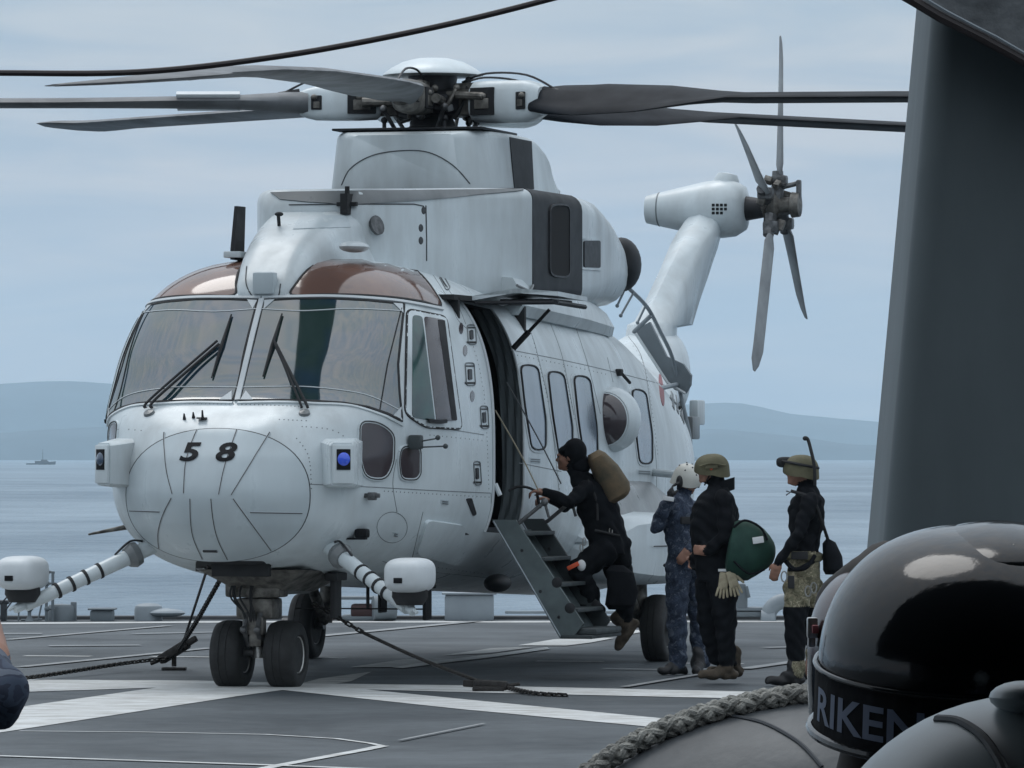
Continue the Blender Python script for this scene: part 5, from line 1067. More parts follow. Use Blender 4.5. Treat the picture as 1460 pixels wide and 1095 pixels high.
# ------------------------------------------------------------------ people
def cap_seg(mb, p0, p1, r0, r1, n=12):
    p0, p1 = Vector(p0), Vector(p1); d = (p1 - p0); L_ = d.length; d = d / max(L_, 1e-6); pr = []
    for i in range(5): t = math.pi / 2 * (1 - i / 4); pr.append((r0 * math.cos(t), -r0 * math.sin(t)))
    for i in range(5): t = math.pi / 2 * i / 4; pr.append((r1 * math.cos(t), L_ + r1 * math.sin(t)))
    mb.lathe(pr, p0, axis=d, n=n)
class Fig:
    """a body put together from joints and fused into one continuous skin"""
    def __init__(s, f, mats):
        s.mb = MB(); s.f = Vector(f).normalized(); s.s = Vector((0, 0, 1)).cross(s.f).normalized(); s.mats = mats; s.prim = []   # s.s = the figure's left
    def seg(s, p0, p1, r0, r1, m): cap_seg(s.mb, p0, p1, r0, r1); s.prim.append((Vector(p0), Vector(p1), r0, r1, m)); return s
    def chain(s, pts, rs, m):
        for i in range(len(pts) - 1): s.seg(pts[i], pts[i + 1], rs[i], rs[i + 1], m if isinstance(m, int) else m[i])
    def torso(s, secs, m):
        """(centre, half width, half depth) sections"""
        L_ = []
        for i, (c, hw, hd) in enumerate(secs):
            c = Vector(c); ax = (Vector(secs[min(i + 1, len(secs) - 1)][0]) - Vector(secs[max(i - 1, 0)][0])).normalized(); fd = (s.f - ax * s.f.dot(ax)).normalized(); sd = ax.cross(fd)
            L_.append([c + sd * hw * math.copysign(abs(math.cos(q)) ** .8, math.cos(q)) + fd * hd * math.copysign(abs(math.sin(q)) ** .8, math.sin(q)) for q in [2 * math.pi * j / 24 for j in range(24)]])
        s.mb.loft(L_)
        for i in range(len(secs) - 1): s.prim.append((Vector(secs[i][0]), Vector(secs[i + 1][0]), min(secs[i][1], secs[i][2]) * 1.2, min(secs[i + 1][1], secs[i + 1][2]) * 1.2, m))
    def head(s, c, f=None, down=0.0, m=1, hair=None):
        f = Vector(f or s.f).normalized(); c = Vector(c); sd = Vector((0, 0, 1)).cross(f).normalized(); M_ = Matrix((sd, f, Vector((0, 0, 1)))).transposed() @ Matrix.Rotation(-down, 3, 'X')
        E = lambda o, r_, mm=m: (s.mb.ell(c + M_ @ Vector(o), r_, 16, 12, rot=M_), s.prim.append((c + M_ @ Vector(o), c + M_ @ Vector(o) + Vector((0, 0, .001)), min(r_), min(r_), mm)))
        E((0, -.008, .03), (.074, .094, .088), m if hair is None else hair); E((0, .028, -.02), (.062, .068, .085)); E((0, .045, -.07), (.042, .045, .042)); E((0, .085, -.082), (.022, .018, .018))
        E((0, .10, -.018), (.012, .020, .014)); E((0, .093, -.004), (.010, .012, .022)); E((0, .088, .022), (.05, .014, .010)); E((0, .092, -.048), (.024, .011, .007)); E((0, .090, -.059), (.021, .010, .007))
        for k in (-1, 1): E((k * .074, -.005, -.008), (.010, .020, .032)); E((k * .038, .068, -.02), (.022, .02, .02))
        s.hM = (c, M_); return s
    def hand(s, w_, d, palm, m=1, curl=.5, side=1):
        """w_ wrist, d pointing direction, palm = palm normal"""
        w_ = Vector(w_); d = Vector(d).normalized(); pn = Vector(palm); pn = (pn - d * pn.dot(d)).normalized(); x = d.cross(pn).normalized() * side
        s.seg(w_, w_ + d * .045, .026, .030, m)
        for k in range(4): s.seg(w_ + d * .03 + x * (k - 1.5) * .016, w_ + d * .085 + x * (k - 1.5) * .019, .016, .0125, m)
        for k, L_ in enumerate((.070, .080, .076, .058)):
            b = w_ + d * .088 + x * (k - 1.5) * .0205; a = curl * .7; d1 = (d * math.cos(a) + pn * math.sin(a)); p1 = b + d1 * L_ * .5; a2 = curl * 1.8; d2 = (d * math.cos(a2) + pn * math.sin(a2)); p2 = p1 + d2 * L_ * .5
            s.seg(b, p1, .0098, .0090, m); s.seg(p1, p2, .0090, .0078, m)
        tb_ = w_ + d * .028 - x * .030; t1 = tb_ + (d * .6 - x * .6 + pn * .45).normalized() * .038; s.seg(tb_, t1, .014, .011, m); s.seg(t1, t1 + (d * .8 + pn * .5 - x * .1).normalized() * .032, .011, .009, m)
    def foot(s, ank, f, m, L_=.27, z0=None, pitch=0.0, rise=.075):
        f = Vector(f).normalized(); up = Vector((0, 0, 1)); sd = up.cross(f); f2 = (f * math.cos(pitch) + up * math.sin(pitch)); u2 = (up * math.cos(pitch) - f * math.sin(pitch)); a = Vector(ank)
        b = a - u2 * rise
        s.seg(a + u2 * .10, a, .056, .056, m); s.seg(a, b - f2 * .045 + u2 * .035, .052, .040, m); s.seg(b - f2 * .05 + u2 * .034, b + f2 * .10 + u2 * .038, .040, .044, m); s.seg(b + f2 * .09 + u2 * .036, b + f2 * (L_ - .10) + u2 * .032, .046, .034, m); s.seg(a, b + f2 * .09 + u2 * .05, .050, .038, m)
        s.soles = getattr(s, 'soles', []) + [(b, u2, f2, L_, m)]
    def build(s, name, parent, voxel=.0085, wr=.017, floor=None):
        me = bpy.data.meshes.new(name); v = s.mb.v
        if floor is not None: v = [(x, y, max(z, floor)) for x, y, z in v]
        me.from_pydata(v, [], s.mb.f)
        o = bpy.data.objects.new(name, me); col.objects.link(o)
        rm = o.modifiers.new('r', 'REMESH'); rm.mode = 'VOXEL'; rm.voxel_size = voxel; sm = o.modifiers.new('s', 'SMOOTH'); sm.factor = .5; sm.iterations = 4
        dg = bpy.context.evaluated_depsgraph_get(); dg.update(); m2 = bpy.data.meshes.new_from_object(o.evaluated_get(dg)); bpy.data.objects.remove(o); bpy.data.meshes.remove(me)
        n = len(m2.vertices); co = np.empty(n * 3, 'f'); m2.vertices.foreach_get('co', co); co = co.reshape(n, 3).astype('f8'); best = np.full(n, 1e9); mi = np.zeros(n, int)
        for p0, p1, r0, r1, m in s.prim:
            a = np.array(p0); d = np.array(p1) - a; t = np.clip(((co - a) @ d) / max(1e-9, d @ d), 0, 1); ds = np.linalg.norm(co - a - t[:, None] * d, axis=1) - (r0 + (r1 - r0) * t); k = ds < best; best[k] = ds[k]; mi[k] = m
        # folds in the cloth
        nr = np.empty(n * 3, 'f'); m2.vertices.foreach_get('normal', nr); nr = nr.reshape(n, 3); cl_ = np.array([0 if q in s.mats_skin else 1 for q in range(len(s.mats))])[mi]
        x, y, z = co.T; fo = np.sin(z * 46 + 5 * np.sin(x * 13 + y * 9)) * np.sin(z * 19 + x * 11 + 2) + .6 * np.sin(x * 41 + z * 27 + 3 * np.sin(y * 17))
        co += nr * (fo * wr * .45 * cl_)[:, None]
        m2.vertices.foreach_set('co', co.astype('f').ravel()); np_ = len(m2.polygons); pm = np.zeros(np_, 'i')
        ls = np.zeros(np_, 'i'); m2.polygons.foreach_get('loop_start', ls); vi = np.zeros(len(m2.loops), 'i'); m2.loops.foreach_get('vertex_index', vi); pm[:] = mi[vi[ls]]
        m2.materials.clear()
        for q in s.mats: m2.materials.append(MT[q])
        m2.polygons.foreach_set('material_index', pm); m2.polygons.foreach_set('use_smooth', [True] * np_); m2.update()
        base = parent.location; m2.transform(Matrix.Translation(-base)); m2.name = name
        ob = bpy.data.objects.new(name, m2); col.objects.link(ob); ob.parent = parent; return ob
    mats_skin = (1,)
    def eyes(s, parent):
        c, M_ = s.hM
        for k in (-1, 1): mb = MB(); mb.ell(c + M_ @ Vector((k * .031, .083, .008)), (.012, .008, .007), 10, 6, rot=M_); child(mb, 'eye', 'hair', parent)
def hpt(fig, o): c, M_ = fig.hM; return c + M_ @ Vector(o)
def helmet_dome(mb, c, M_, r, z0=-.02, n=28, e=.92, cut=None, mi=0):
    k = 10; vs = []
    for i in range(k + 1):
        t = (i / k) * math.pi / 2; 
        for j in range(n):
            q = 2 * math.pi * j / n; zz = r[2] * math.sin(t) ** e if i else 0; rr = math.cos(t) ** .8 if i < k else 0
            low = 0
            if i == 0: low = -.055 * max(0, -math.sin(q)) - .045 * abs(math.cos(q))
            vs.append(c + M_ @ Vector((r[0] * rr * math.cos(q), r[1] * rr * math.sin(q), z0 + zz + low)))
    mb.add(vs, [(i * n + j, i * n + (j + 1) % n, (i + 1) * n + (j + 1) % n, (i + 1) * n + j) for i in range(k) for j in range(n)], mi)
    # inner lip
    o = len(mb.v); mb.v += [tuple(c + (Vector(vs[j]) - c) * .93 + Vector((0, 0, .004))) for j in range(n)]; mb.f += [(o - len(vs) + j, o + j, o + (j + 1) % n, o - len(vs) + (j + 1) % n) for j in range(n)]; mb.m += [mi] * n
    mb.add([tuple(c + (Vector(vs[j]) - c) * .93 + Vector((0, 0, .004))) for j in range(n)], [tuple(range(n))], mi)

# man climbing the stairs
Z1 = 47.1; P = lambda x, y, d=0.0: at(x, y, Z1 + d)
p1 = empty('person', P(860, 958) * 1.0); p1.location.z = 0; tag(p1, 'person in black climbing the boarding stairs, leaning forward under a brown back pouch', 'person')
F_ = Fig((-1, .12, 0), ['suit_black', 'skin', 'boot_brown'])
F_.torso([(P(868, 792), .175, .145), (P(866, 770), .180, .155), (P(860, 745), .170, .155), (P(850, 718), .185, .160), (P(842, 698), .19, .140), (P(828, 684), .12, .08), (P(822, 674), .07, .06)], 0)
F_.seg(P(826, 684), P(816, 662), .060, .058, 0); F_.head(P(812, 651), (-1, .15, 0), .10, 1, hair=0)
F_.chain([P(836, 696, -.17), P(812, 716, -.28), P(777, 702, -.22)], [.066, .050, .036], 0); F_.hand(P(777, 702, -.22), (-1, 0, .12), (0, 0, -1), 1, .9)
F_.chain([P(834, 698, .17), P(806, 722, .20), P(785, 712, .10)], [.062, .048, .034], 0); F_.hand(P(785, 712, .10), (-1, -.3, .1), (0, 0, -1), 1, .9, -1)
F_.chain([P(862, 785, -.10), P(826, 812, -.14), P(845, 855, -.10)], [.125, .092, .062], 0); F_.foot(P(847, 862, -.10), (-1, 0, 0), 0, .29, rise=.07)
F_.chain([P(876, 790, .09), P(888, 842, .10), P(893, 884, .10)], [.135, .10, .055], 0)
F_.foot(P(894, 892, .10), (-.72, .0, 0), 2, .28, pitch=-.95, rise=.07)
F_.seg(P(884, 775, 0), P(888, 800, 0), .09, .07, 0)
b1 = F_.build('body', p1); F_.eyes(p1)
mb = MB(); mb.ell(P(814, 646), (.098, .105, .115), 20, 14, rot=Matrix.Rotation(.15, 3, 'Y')); mb.ell(P(822, 664), (.085, .08, .09), 16, 10); 
mb.v = [v for v in mb.v]; ho_ = child(mb, 'hood', 'suit_black', p1)
# open the hood over the face: shift it back so the face shows
ho_.location = Vector((.030, 0, .006))
bp_ = MB(); c0, c1, c2, c3 = P(846, 645, -.04), P(864, 672, -.02), P(878, 698, 0), P(882, 712, 0)
def oval(c, hw, hd, ax): ax = Vector(ax).normalized(); sd = Vector((0, 1, 0)); n_ = ax.cross(sd).normalized(); return [c + sd * hw * math.copysign(abs(math.cos(q)) ** .7, math.cos(q)) + n_ * hd * math.copysign(abs(math.sin(q)) ** .7, math.sin(q)) for q in [2 * math.pi * j / 20 for j in range(20)]]
ax = (c3 - c0); bp_.loft([oval(c0, .12, .05, ax), oval(c0.lerp(c1, .25), .17, .08, ax), oval(c1, .19, .11, ax), oval(c2, .20, .125, ax), oval(c2.lerp(c3, .7), .19, .115, ax), oval(c3, .16, .09, ax), oval(c3 + ax * .03, .10, .05, ax)])
o = thing_mb(bp_, 'back_pouch', 'tan_canvas', 'brown canvas back pouch worn by the man climbing the stairs', 'pouch')
mb = MB(); mb.loft([oval(P(880, 806, -.16), .03, .05, (0, 0, 1)), oval(P(884, 815, -.16), .09, .11, (.1, 0, 1)), oval(P(888, 842, -.16), .11, .125, (.1, 0, 1)), oval(P(884, 862, -.16), .10, .12, (0, 0, 1)), oval(P(882, 869, -.16), .06, .08, (0, 0, 1))]); thing_mb(mb, 'kit_bag', 'suit_black', 'black kit bag hanging against the thigh of the man on the stairs', 'bag')
mb = MB(); mb.box(P(817, 807, -.26), (.10, .02, .034), rot=Matrix.Rotation(-.45, 3, 'Y'), bev=.006); child(mb, 'orange_strap', 'orange', p1)
mb = MB(); mb.ell(P(829, 806, -.24), (.035, .02, .045), 10, 8); child(mb, 'white_light', 'label_white', p1)
for x, y in ((833, 772), (871, 757), (829, 781)):
    mb = MB(); c = P(x, y, -.17); mb.tube([c + Vector((.012 * math.cos(q), 0, .03 * math.sin(q))) for q in [2 * math.pi * i / 12 for i in range(12)]], .005, 5, closed=True); child(mb, 'carabiner', 'metal_bright', p1)
mb = MB(); mb.tube(spline([P(725, 700, -.2), P(738, 694, -.2), P(752, 695, -.2), P(764, 700, -.2)], 5), .012, 6); mb.tube([P(766, 706, -.2), P(770, 725, -.2)], .014, 6); thing_mb(mb, 'snorkel', 'soft_black', 'curved black snorkel in the hand of the man climbing the stairs', 'snorkel')
for q in (([(838, 684), (850, 712), (852, 742)]), ([(848, 756), (866, 760), (884, 764)])):
    mb = MB(); mb.tube(spline([P(x, y, -.185) for x, y in q], 5), .012, 6); child(mb, 'harness_strap', 'soft_black', p1)

# crew member in blue camouflage, head bowed
Z2 = 47.5; P = lambda x, y, d=0.0: at(x - 7, y, Z2 + d)
p2 = empty('person', (P(985, 960).x, Z2, 0)); tag(p2, 'person in blue camouflage and dotted white helmet with one hand raised to the ear', 'person')
F_ = Fig((.8, -.5, 0), ['camo_blue', 'skin', 'boot_black', 'soft_black'])
F_.torso([(P(985, 812), .17, .12), (P(984, 795), .165, .12), (P(981, 770), .155, .115), (P(978, 745), .18, .125), (P(976, 724), .20, .12), (P(978, 712), .15, .09), (P(981, 704), .07, .065)], 0)
F_.seg(P(981, 708), P(984, 692), .056, .055, 1); F_.head(P(986, 684), (.8, -.5, 0), .45, 1)
F_.chain([P(958, 724, -.05), P(943, 752, -.16), P(962, 712, -.24)], [.072, .056, .042], 0); F_.hand(P(962, 712, -.24), (.15, .1, 1), (1, .3, 0), 3, .6)
F_.chain([P(998, 726, .05), P(1006, 762, .0), P(990, 782, -.20)], [.068, .052, .040], 0); F_.hand(P(990, 782, -.20), (-.4, -.3, -.5), (0, 1, 0), 1, .6, -1)
F_.chain([P(974, 812, -.05), P(972, 872, -.07), P(974, 944, -.05)], [.108, .085, .070], 0); F_.foot(P(974, 948, -.05), (-.75, -.6, 0), 2, .28, rise=.075)
F_.chain([P(997, 812, .08), P(1003, 874, .10), P(1008, 940, .12)], [.108, .088, .078], 0); F_.foot(P(1002, 948, .06), (-.1, -1, 0), 2, .28, rise=.075)
F_.build('body', p2, floor=.002); F_.eyes(p2)
hc, M_ = F_.hM; mb = MB(); helmet_dome(mb, hc, M_, (.105, .125, .13), .00); hm = child(mb, 'helmet', 'helmet_white', p2)
for k in range(12):
    q = k * 2 * math.pi / 6 + (.5 if k > 5 else 0); rr = .80 if k < 6 else .45; zz = .13 * math.sqrt(1 - rr * rr); mb = MB(); mb.ell(hc + M_ @ Vector((.107 * rr * math.cos(q), .127 * rr * math.sin(q), zz + .008)), (.007, .007, .007), 8, 6); o = child(mb, 'vent_hole', 'seam', p2)
for k in (-1, 1): mb = MB(); mb.ell(hc + M_ @ Vector((k * .095, 0, -.02)), (.03, .045, .055), 14, 10); child(mb, 'ear_muff', 'soft_black', p2)
mb = MB(); mb.box(P(960, 711, -.30), (.09, .02, .035), rot=Matrix.Rotation(.15, 3, 'Y'), bev=.004); child(mb, 'sleeve_patch', 'label_white', p2)
mb = MB(); mb.box(P(985, 742, -.16), (.10, .03, .06), rot=Matrix.Rotation(.5, 3, 'Z'), bev=.01); child(mb, 'radio_pouch', 'soft_black', p2)
mb = MB(); mb.tube([P(985, 806) + Vector((.17 * math.cos(q), .135 * math.sin(q), .0)) for q in [2 * math.pi * i / 24 for i in range(24)]], .016, 6, closed=True); child(mb, 'belt', 'soft_black', p2)

# man in the olive helmet carrying the green bag
Z3 = 45.55; P = lambda x, y, d=0.0: at(x, y, Z3 + d)
p3 = empty('person', (P(1030, 970).x, Z3, 0)); tag(p3, 'person in black with an olive helmet and brown boots, carrying the green duffel bag', 'person')
F_ = Fig((-1, .05, 0), ['suit_black', 'skin', 'boot_brown'])
F_.torso([(P(1022, 828), .18, .150), (P(1021, 805), .185, .165), (P(1019, 775), .175, .178), (P(1018, 745), .19, .190), (P(1021, 722), .205, .175), (P(1024, 704), .17, .115), (P(1024, 692), .08, .075)], 0)
F_.seg(P(1024, 694), P(1020, 676), .064, .060, 0); F_.head(P(1014, 669), (-1, .0, 0), .08, 1)
F_.chain([P(1032, 712, -.19), P(1036, 760, -.22), P(1010, 786, -.20)], [.076, .056, .042], 0); F_.hand(P(1010, 786, -.20), (-.8, .3, .1), (0, 1, 0), 1, .7)
F_.chain([P(1018, 712, .19), P(998, 752, .20), P(992, 790, .05)], [.070, .054, .042], 0); F_.hand(P(992, 790, .05), (-.2, -.3, -.8), (0, -1, 0), 1, .6, -1)
F_.chain([P(1030, 828, -.09), P(1034, 885, -.10), P(1037, 945, -.09)], [.125, .088, .060], 0); F_.foot(P(1037, 952, -.09), (-1, -.1, 0), 2, .30, rise=.085)
F_.chain([P(1012, 828, .09), P(1010, 882, .10), P(1020, 938, .10)], [.115, .088, .062], 0); F_.foot(P(1046, 950, .14), (-1, .1, 0), 2, .28, rise=.075)
F_.seg(P(1020, 938, .10), P(1044, 945, .13), .06, .055, 0)
F_.build('body', p3, floor=.002); F_.eyes(p3)
hc, M_ = F_.hM; mb = MB(); helmet_dome(mb, hc + Vector((.005, 0, .002)), M_, (.110, .138, .122), -.004); child(mb, 'helmet', 'olive', p3)
for k in (-1, 1):
    mb = MB(); mb.tube(spline([hc + M_ @ Vector((k * .118, .09, .03)), hc + M_ @ Vector((k * .122, .0, .045)), hc + M_ @ Vector((k * .105, -.11, .02))], 5), .010, 6); mb.box(hc + M_ @ Vector((k * .117, .0, .02)), (.012, .10, .03), rot=M_, bev=.004); child(mb, 'helmet_rail', 'olive', p3)
    mb = MB(); mb.tube(spline([hc + M_ @ Vector((k * .09, -.02, .0)), hc + M_ @ Vector((k * .075, .03, -.06)), hc + M_ @ Vector((0, .06, -.118))], 5), .006, 5); child(mb, 'chin_strap', 'soft_black', p3)
mb = MB(); mb.ell(P(1014, 668, -.11), (.012, .006, .014), 8, 6); child(mb, 'orange_earplug', 'orange', p3)
mb = MB(); cc = P(1030, 694, 0); mb.loft([[cc + Vector((.095 * math.cos(q), .09 * math.sin(q), z + .03 * math.cos(q))) * 1.0 for q in [2 * math.pi * j / 20 for j in range(20)]] for z in (-.05, .045)], cap=False); child(mb, 'collar', 'suit_black', p3)
for i, (x0, x1, dx) in enumerate(((1029, 1027, -1), (1034, 1033, 1), (1040, 1043, 0), (1044, 1047, 2))):
    pass
gl_ = MB()
def glove(mb, c, tw):
    M_ = Matrix.Rotation(tw, 3, 'Y'); mb.box(c + M_ @ Vector((0, 0, -.06)), (.075, .03, .13), rot=M_, bev=.02)
    for k in range(4): b = c + M_ @ Vector(((k - 1.5) * .021, 0, -.12)); cap_seg(mb, b, b + M_ @ Vector(((k - 1.5) * .008, -.01, -.075 + .012 * abs(k - 1.5))), .011, .009, 8)
    b = c + M_ @ Vector((.04, 0, -.05)); cap_seg(mb, b, b + M_ @ Vector((.035, 0, -.055)), .012, .010, 8)
glove(gl_, P(1033, 817, -.21), .12); thing_mb(gl_, 'work_glove', 'glove', 'beige work glove hanging from the belt under the green bag, the longer one', 'glove', 'pair of beige gloves')
gl_ = MB(); glove(gl_, P(1041, 815, -.24), -.28); thing_mb(gl_, 'work_glove', 'glove', 'beige work glove clipped at an angle over the longer glove', 'glove', 'pair of beige gloves')
mb = MB(); mb.box(P(1036, 813, -.20), (.13, .04, .02), bev=.004); child(mb, 'glove_clip', 'label_white', p3)
bag = empty('duffel_bag', P(1070, 828, -.15)); tag(bag, 'green canvas duffel bag with a small white label under a crewman\'s arm', 'bag')
mb = MB(); A_ = P(1041, 781, -.15); B_ = P(1104, 791, -.15); axb = (B_ - A_)
def ring(c, r_, k=1.0, n=26): ax_ = axb.normalized(); u = ax_.cross(Vector((0, 1, 0))).normalized(); w2_ = Vector((0, 1, 0)); return [c + u * r_ * k * math.cos(q) * (1 + .04 * math.sin(5 * q + c.x * 20)) + w2_ * r_ * math.sin(q) for q in [2 * math.pi * j / n for j in range(n)]]
mb.loft([ring(A_ + axb * t, r_, kk) for t, r_, kk in ((-.06, .12, 1.1), (-.02, .17, 1.12), (.10, .19, 1.16), (.3, .195, 1.2), (.5, .195, 1.14), (.68, .175, 1.04), (.84, .145, .92), (.95, .115, .8), (1.0, .08, .7), (1.02, .03, .7))])
child(mb, 'bag_body', 'green_canvas', bag)
mb = MB(); mb.box(P(1081, 770, -.36), (.085, .012, .05), rot=Matrix.Rotation(-.15, 3, 'Y'), bev=.003); child(mb, 'bag_label', 'label_white', bag)
mb = MB(); mb.tube(spline([P(1046, 752, -.30), P(1062, 742, -.27), P(1084, 752, -.28), P(1094, 770, -.28)], 6), .010, 6); child(mb, 'bag_strap', 'suit_black', bag); mb = MB(); mb.tube(spline([P(1046, 800, -.32), P(1068, 818, -.33), P(1090, 812, -.30)], 6), .009, 6); child(mb, 'bag_strap', 'suit_black', bag)

# man with the snorkel, right
Z4 = 45.2; P = lambda x, y, d=0.0: at(x, y, Z4 + d)
p4 = empty('person', (P(1148, 975).x, Z4, 0)); tag(p4, 'person in tight black top and tan camouflage shorts, goggles and snorkel on the helmet', 'person')
F_ = Fig((-1, .05, 0), ['suit_black', 'skin', 'boot_black', 'camo_tan'])
F_.torso([(P(1146, 838), .165, .115), (P(1146, 818), .170, .125), (P(1147, 798), .160, .115)], 3)
F_.torso([(P(1147, 800), .155, .108), (P(1148, 780), .145, .10), (P(1149, 755), .165, .125), (P(1150, 730), .19, .145), (P(1152, 712), .19, .12), (P(1152, 700), .12, .08), (P(1151, 692), .065, .062)], 0)
F_.seg(P(1151, 697), P(1147, 682), .058, .056, 1); F_.head(P(1141, 672), (-1, .0, 0), .02, 1)
F_.chain([P(1155, 714, -.19), P(1139, 762, -.24), P(1110, 802, -.22)], [.068, .050, .034], 0); F_.hand(P(1110, 802, -.22), (-.35, .0, -1), (.3, 1, 0), 1, .55)
F_.chain([P(1150, 714, .19), P(1152, 762, .24), P(1140, 800, .20)], [.066, .050, .036], 0); F_.hand(P(1140, 800, .20), (-.3, 0, -1), (0, -1, 0), 1, .5, -1)
F_.chain([P(1138, 838, -.09), P(1136, 860, -.10)], [.115, .100], 3); F_.chain([P(1136, 862, -.10), P(1133, 890, -.11), P(1135, 925, -.10)], [.098, .085, .072], 0); F_.seg(P(1135, 925, -.10), P(1136, 938, -.10), .075, .070, 0); F_.seg(P(1136, 944, -.10), P(1136, 958, -.10), .068, .060, 3); F_.foot(P(1132, 962, -.10), (-1, -.05, 0), 2, .29, rise=.078)
F_.chain([P(1154, 838, .09), P(1156, 860, .10)], [.115, .100], 3); F_.chain([P(1156, 862, .10), P(1160, 892, .10), P(1162, 925, .12)], [.098, .085, .070], 0); F_.seg(P(1162, 930, .12), P(1163, 952, .12), .075, .060, 3); F_.foot(P(1160, 955, .12), (-1, .1, 0), 2, .28, rise=.078)
F_.build('body', p4, floor=.002); F_.eyes(p4)
hc, M_ = F_.hM; mb = MB(); helmet_dome(mb, hc + Vector((.005, 0, .002)), M_, (.116, .140, .126), .000); child(mb, 'helmet', 'olive', p4)
mb = MB(); mb.tube(spline([hc + M_ @ Vector((.114 * math.cos(q), .138 * math.sin(q), .052 + .03 * math.sin(q))) for q in [2 * math.pi * i / 12 for i in range(12)]], 3, True), .012, 6, closed=True); child(mb, 'goggle_strap', 'soft_black', p4)
mb = MB(); mb.ell(hc + M_ @ Vector((0, .112, .072)), (.072, .030, .042), 18, 10, e=.7); child(mb, 'goggles', 'soft_black', p4)
mb = MB(); mb.tube(spline([hc + M_ @ Vector((-.11, -.09, .07)), hc + M_ @ Vector((-.10, -.06, -.03)), hc + M_ @ Vector((-.04, .04, -.11))], 5), .007, 5); child(mb, 'chin_strap', 'soft_black', p4)
mb = MB(); mb.tube(spline([P(1148, 624, -.10), P(1152, 627, -.10), P(1157, 645, -.12), P(1161, 665, -.12), P(1162, 692, -.10)], 6), .013, 8); mb.ell(P(1148, 625, -.10), (.02, .016, .018)); thing_mb(mb, 'snorkel', 'soft_black', 'black snorkel standing up behind the goggled helmet of the man at right', 'snorkel')
mb = MB(); mb.loft([[P(1147, y) + Vector((rx * math.cos(q), ry * math.sin(q), .012 * math.sin(q * 2))) for q in [2 * math.pi * j / 28 for j in range(28)]] for y, rx, ry in ((799, .130, .175), (797, .142, .186), (790, .140, .184), (788, .122, .17))]); child(mb, 'web_belt', 'olive', p4)
mb = MB(); mb.tube(spline([P(1120, 800, -.20), P(1135, 812, -.25), P(1160, 800, -.20)], 6), .018, 6); mb.tube(spline([P(1162, 792, -.19), P(1148, 810, -.24), P(1124, 812, -.2)], 6), .016, 6); child(mb, 'harness_strap', 'suit_black', p4)
mb = MB(); mb.box(P(1140, 792, -.21), (.13, .03, .06), bev=.01); child(mb, 'belt_pouch', 'soft_black', p4); mb = MB(); mb.box(P(1128, 830, -.24), (.05, .03, .10), bev=.01); child(mb, 'belt_pouch', 'soft_black', p4)
for x, y in ((1118, 822), (1160, 838), (1152, 843)):
    mb = MB(); c = P(x, y, -.24); mb.tube([c + Vector((.022 * math.cos(q), 0, .04 * math.sin(q))) for q in [2 * math.pi * i / 14 for i in range(14)]], .006, 5, closed=True); child(mb, 'carabiner', 'metal_bright', p4)
mb = MB(); mb.tube([P(1121, 706, -.10), P(1127, 702, -.12), P(1121, 700, -.12)], .006, 5); child(mb, 'whistle', 'metal_grey', p4)
mb = MB(); mb.loft([oval(P(1178, 764, 0), .03, .02, (0, 0, 1)), oval(P(1182, 774, 0), .10, .05, (.1, 0, -1)), oval(P(1187, 795, 0), .14, .075, (.15, 0, -1)), oval(P(1188, 812, 0), .13, .078, (.05, 0, -1)), oval(P(1186, 819, 0), .09, .05, (0, 0, -1))]); sb = thing_mb(mb, 'sling_bag', 'suit_black', 'small black sling bag on the lower back of the man at right', 'bag')
mb = MB(); mb.tube(spline([P(1128, 700, -.14), P(1158, 712, -.20), P(1172, 745, -.15), P(1180, 768, -.03)], 6), .014, 6); child(mb, 'bag_sling', 'soft_black', p4)

# ------------------------------------------------------------------ foreground: steel pillar with overhead plate, cable
pl = empty('steel_pillar', (at(1420, 700, 12.3).x, 12.3, 0)); tag(pl, 'broad dark grey steel pillar leaning slightly at the right edge of the view', 'pillar')
def plx(y): return at(1308 - (y - 20) * .0915, y, 12.5)
s_ = MB(); L_ = []
for y in (-700, 20, 785, 1900):
    p = plx(y); p.z = max(p.z, 0.0); x0 = p.x; x1 = x0 + .62; r_ = .05; loop = []
    for cx, cy, t0 in ((x0 + r_, 12.0 + r_, 180), (x1 - r_, 12.0 + r_, 270), (x1 - r_, 12.6 - r_, 0), (x0 + r_, 12.6 - r_, 90)):
        for j in range(7): t = R(t0 + 15 * j); loop.append(Vector((cx + r_ * math.cos(t), cy + r_ * math.sin(t), p.z)))
    L_.append(loop)
s_.loft(L_); child(s_, 'pillar_body', 'pillar', pl)
s_ = MB(); tp = [at(x, y, 11.85) for x, y in ((1150, -92), (1296, -8), (1318, 4), (1380, 38), (1462, 82), (1800, 270), (1800, -400), (1150, -400))]; s_.slab(tp, (0, .146, 0)); child(s_, 'overhead_plate', 'overhead', pl, smooth=False)
s_ = MB(); e0 = [at(x, y, 11.845) for x, y in ((1150, -86), (1300, 0), (1340, 24), (1400, 54), (1462, 88), (1800, 272))]; s_.tube(e0, .0105, 8); child(s_, 'edge_shade', 'cable', pl)  # dark tube stands for the shaded underside of the plate
s_ = MB(); e0 = [at(x, y, 11.835) for x, y in ((1318, -3), (1350, 16), (1392, 38), (1420, 52), (1465, 78))]; s_.tube(e0, .003, 6); child(s_, 'edge_highlight', 'ship_light', pl)  # pale tube painted in as the thin highlight along the edge
s_ = MB(); s_.tube(spline([at(x, y, 12.0) for x, y in ((-1200, 60), (-500, 92), (-150, 102), (0, 104), (200, 102.5), (400, 80), (600, 43), (775, 1), (950, -50), (1320, -180))], 8), .0062, 8)
thing_mb(s_, 'overhead_cable', 'cable', 'dark sagging cable crossing the sky in front of the rotor blades', 'cable')

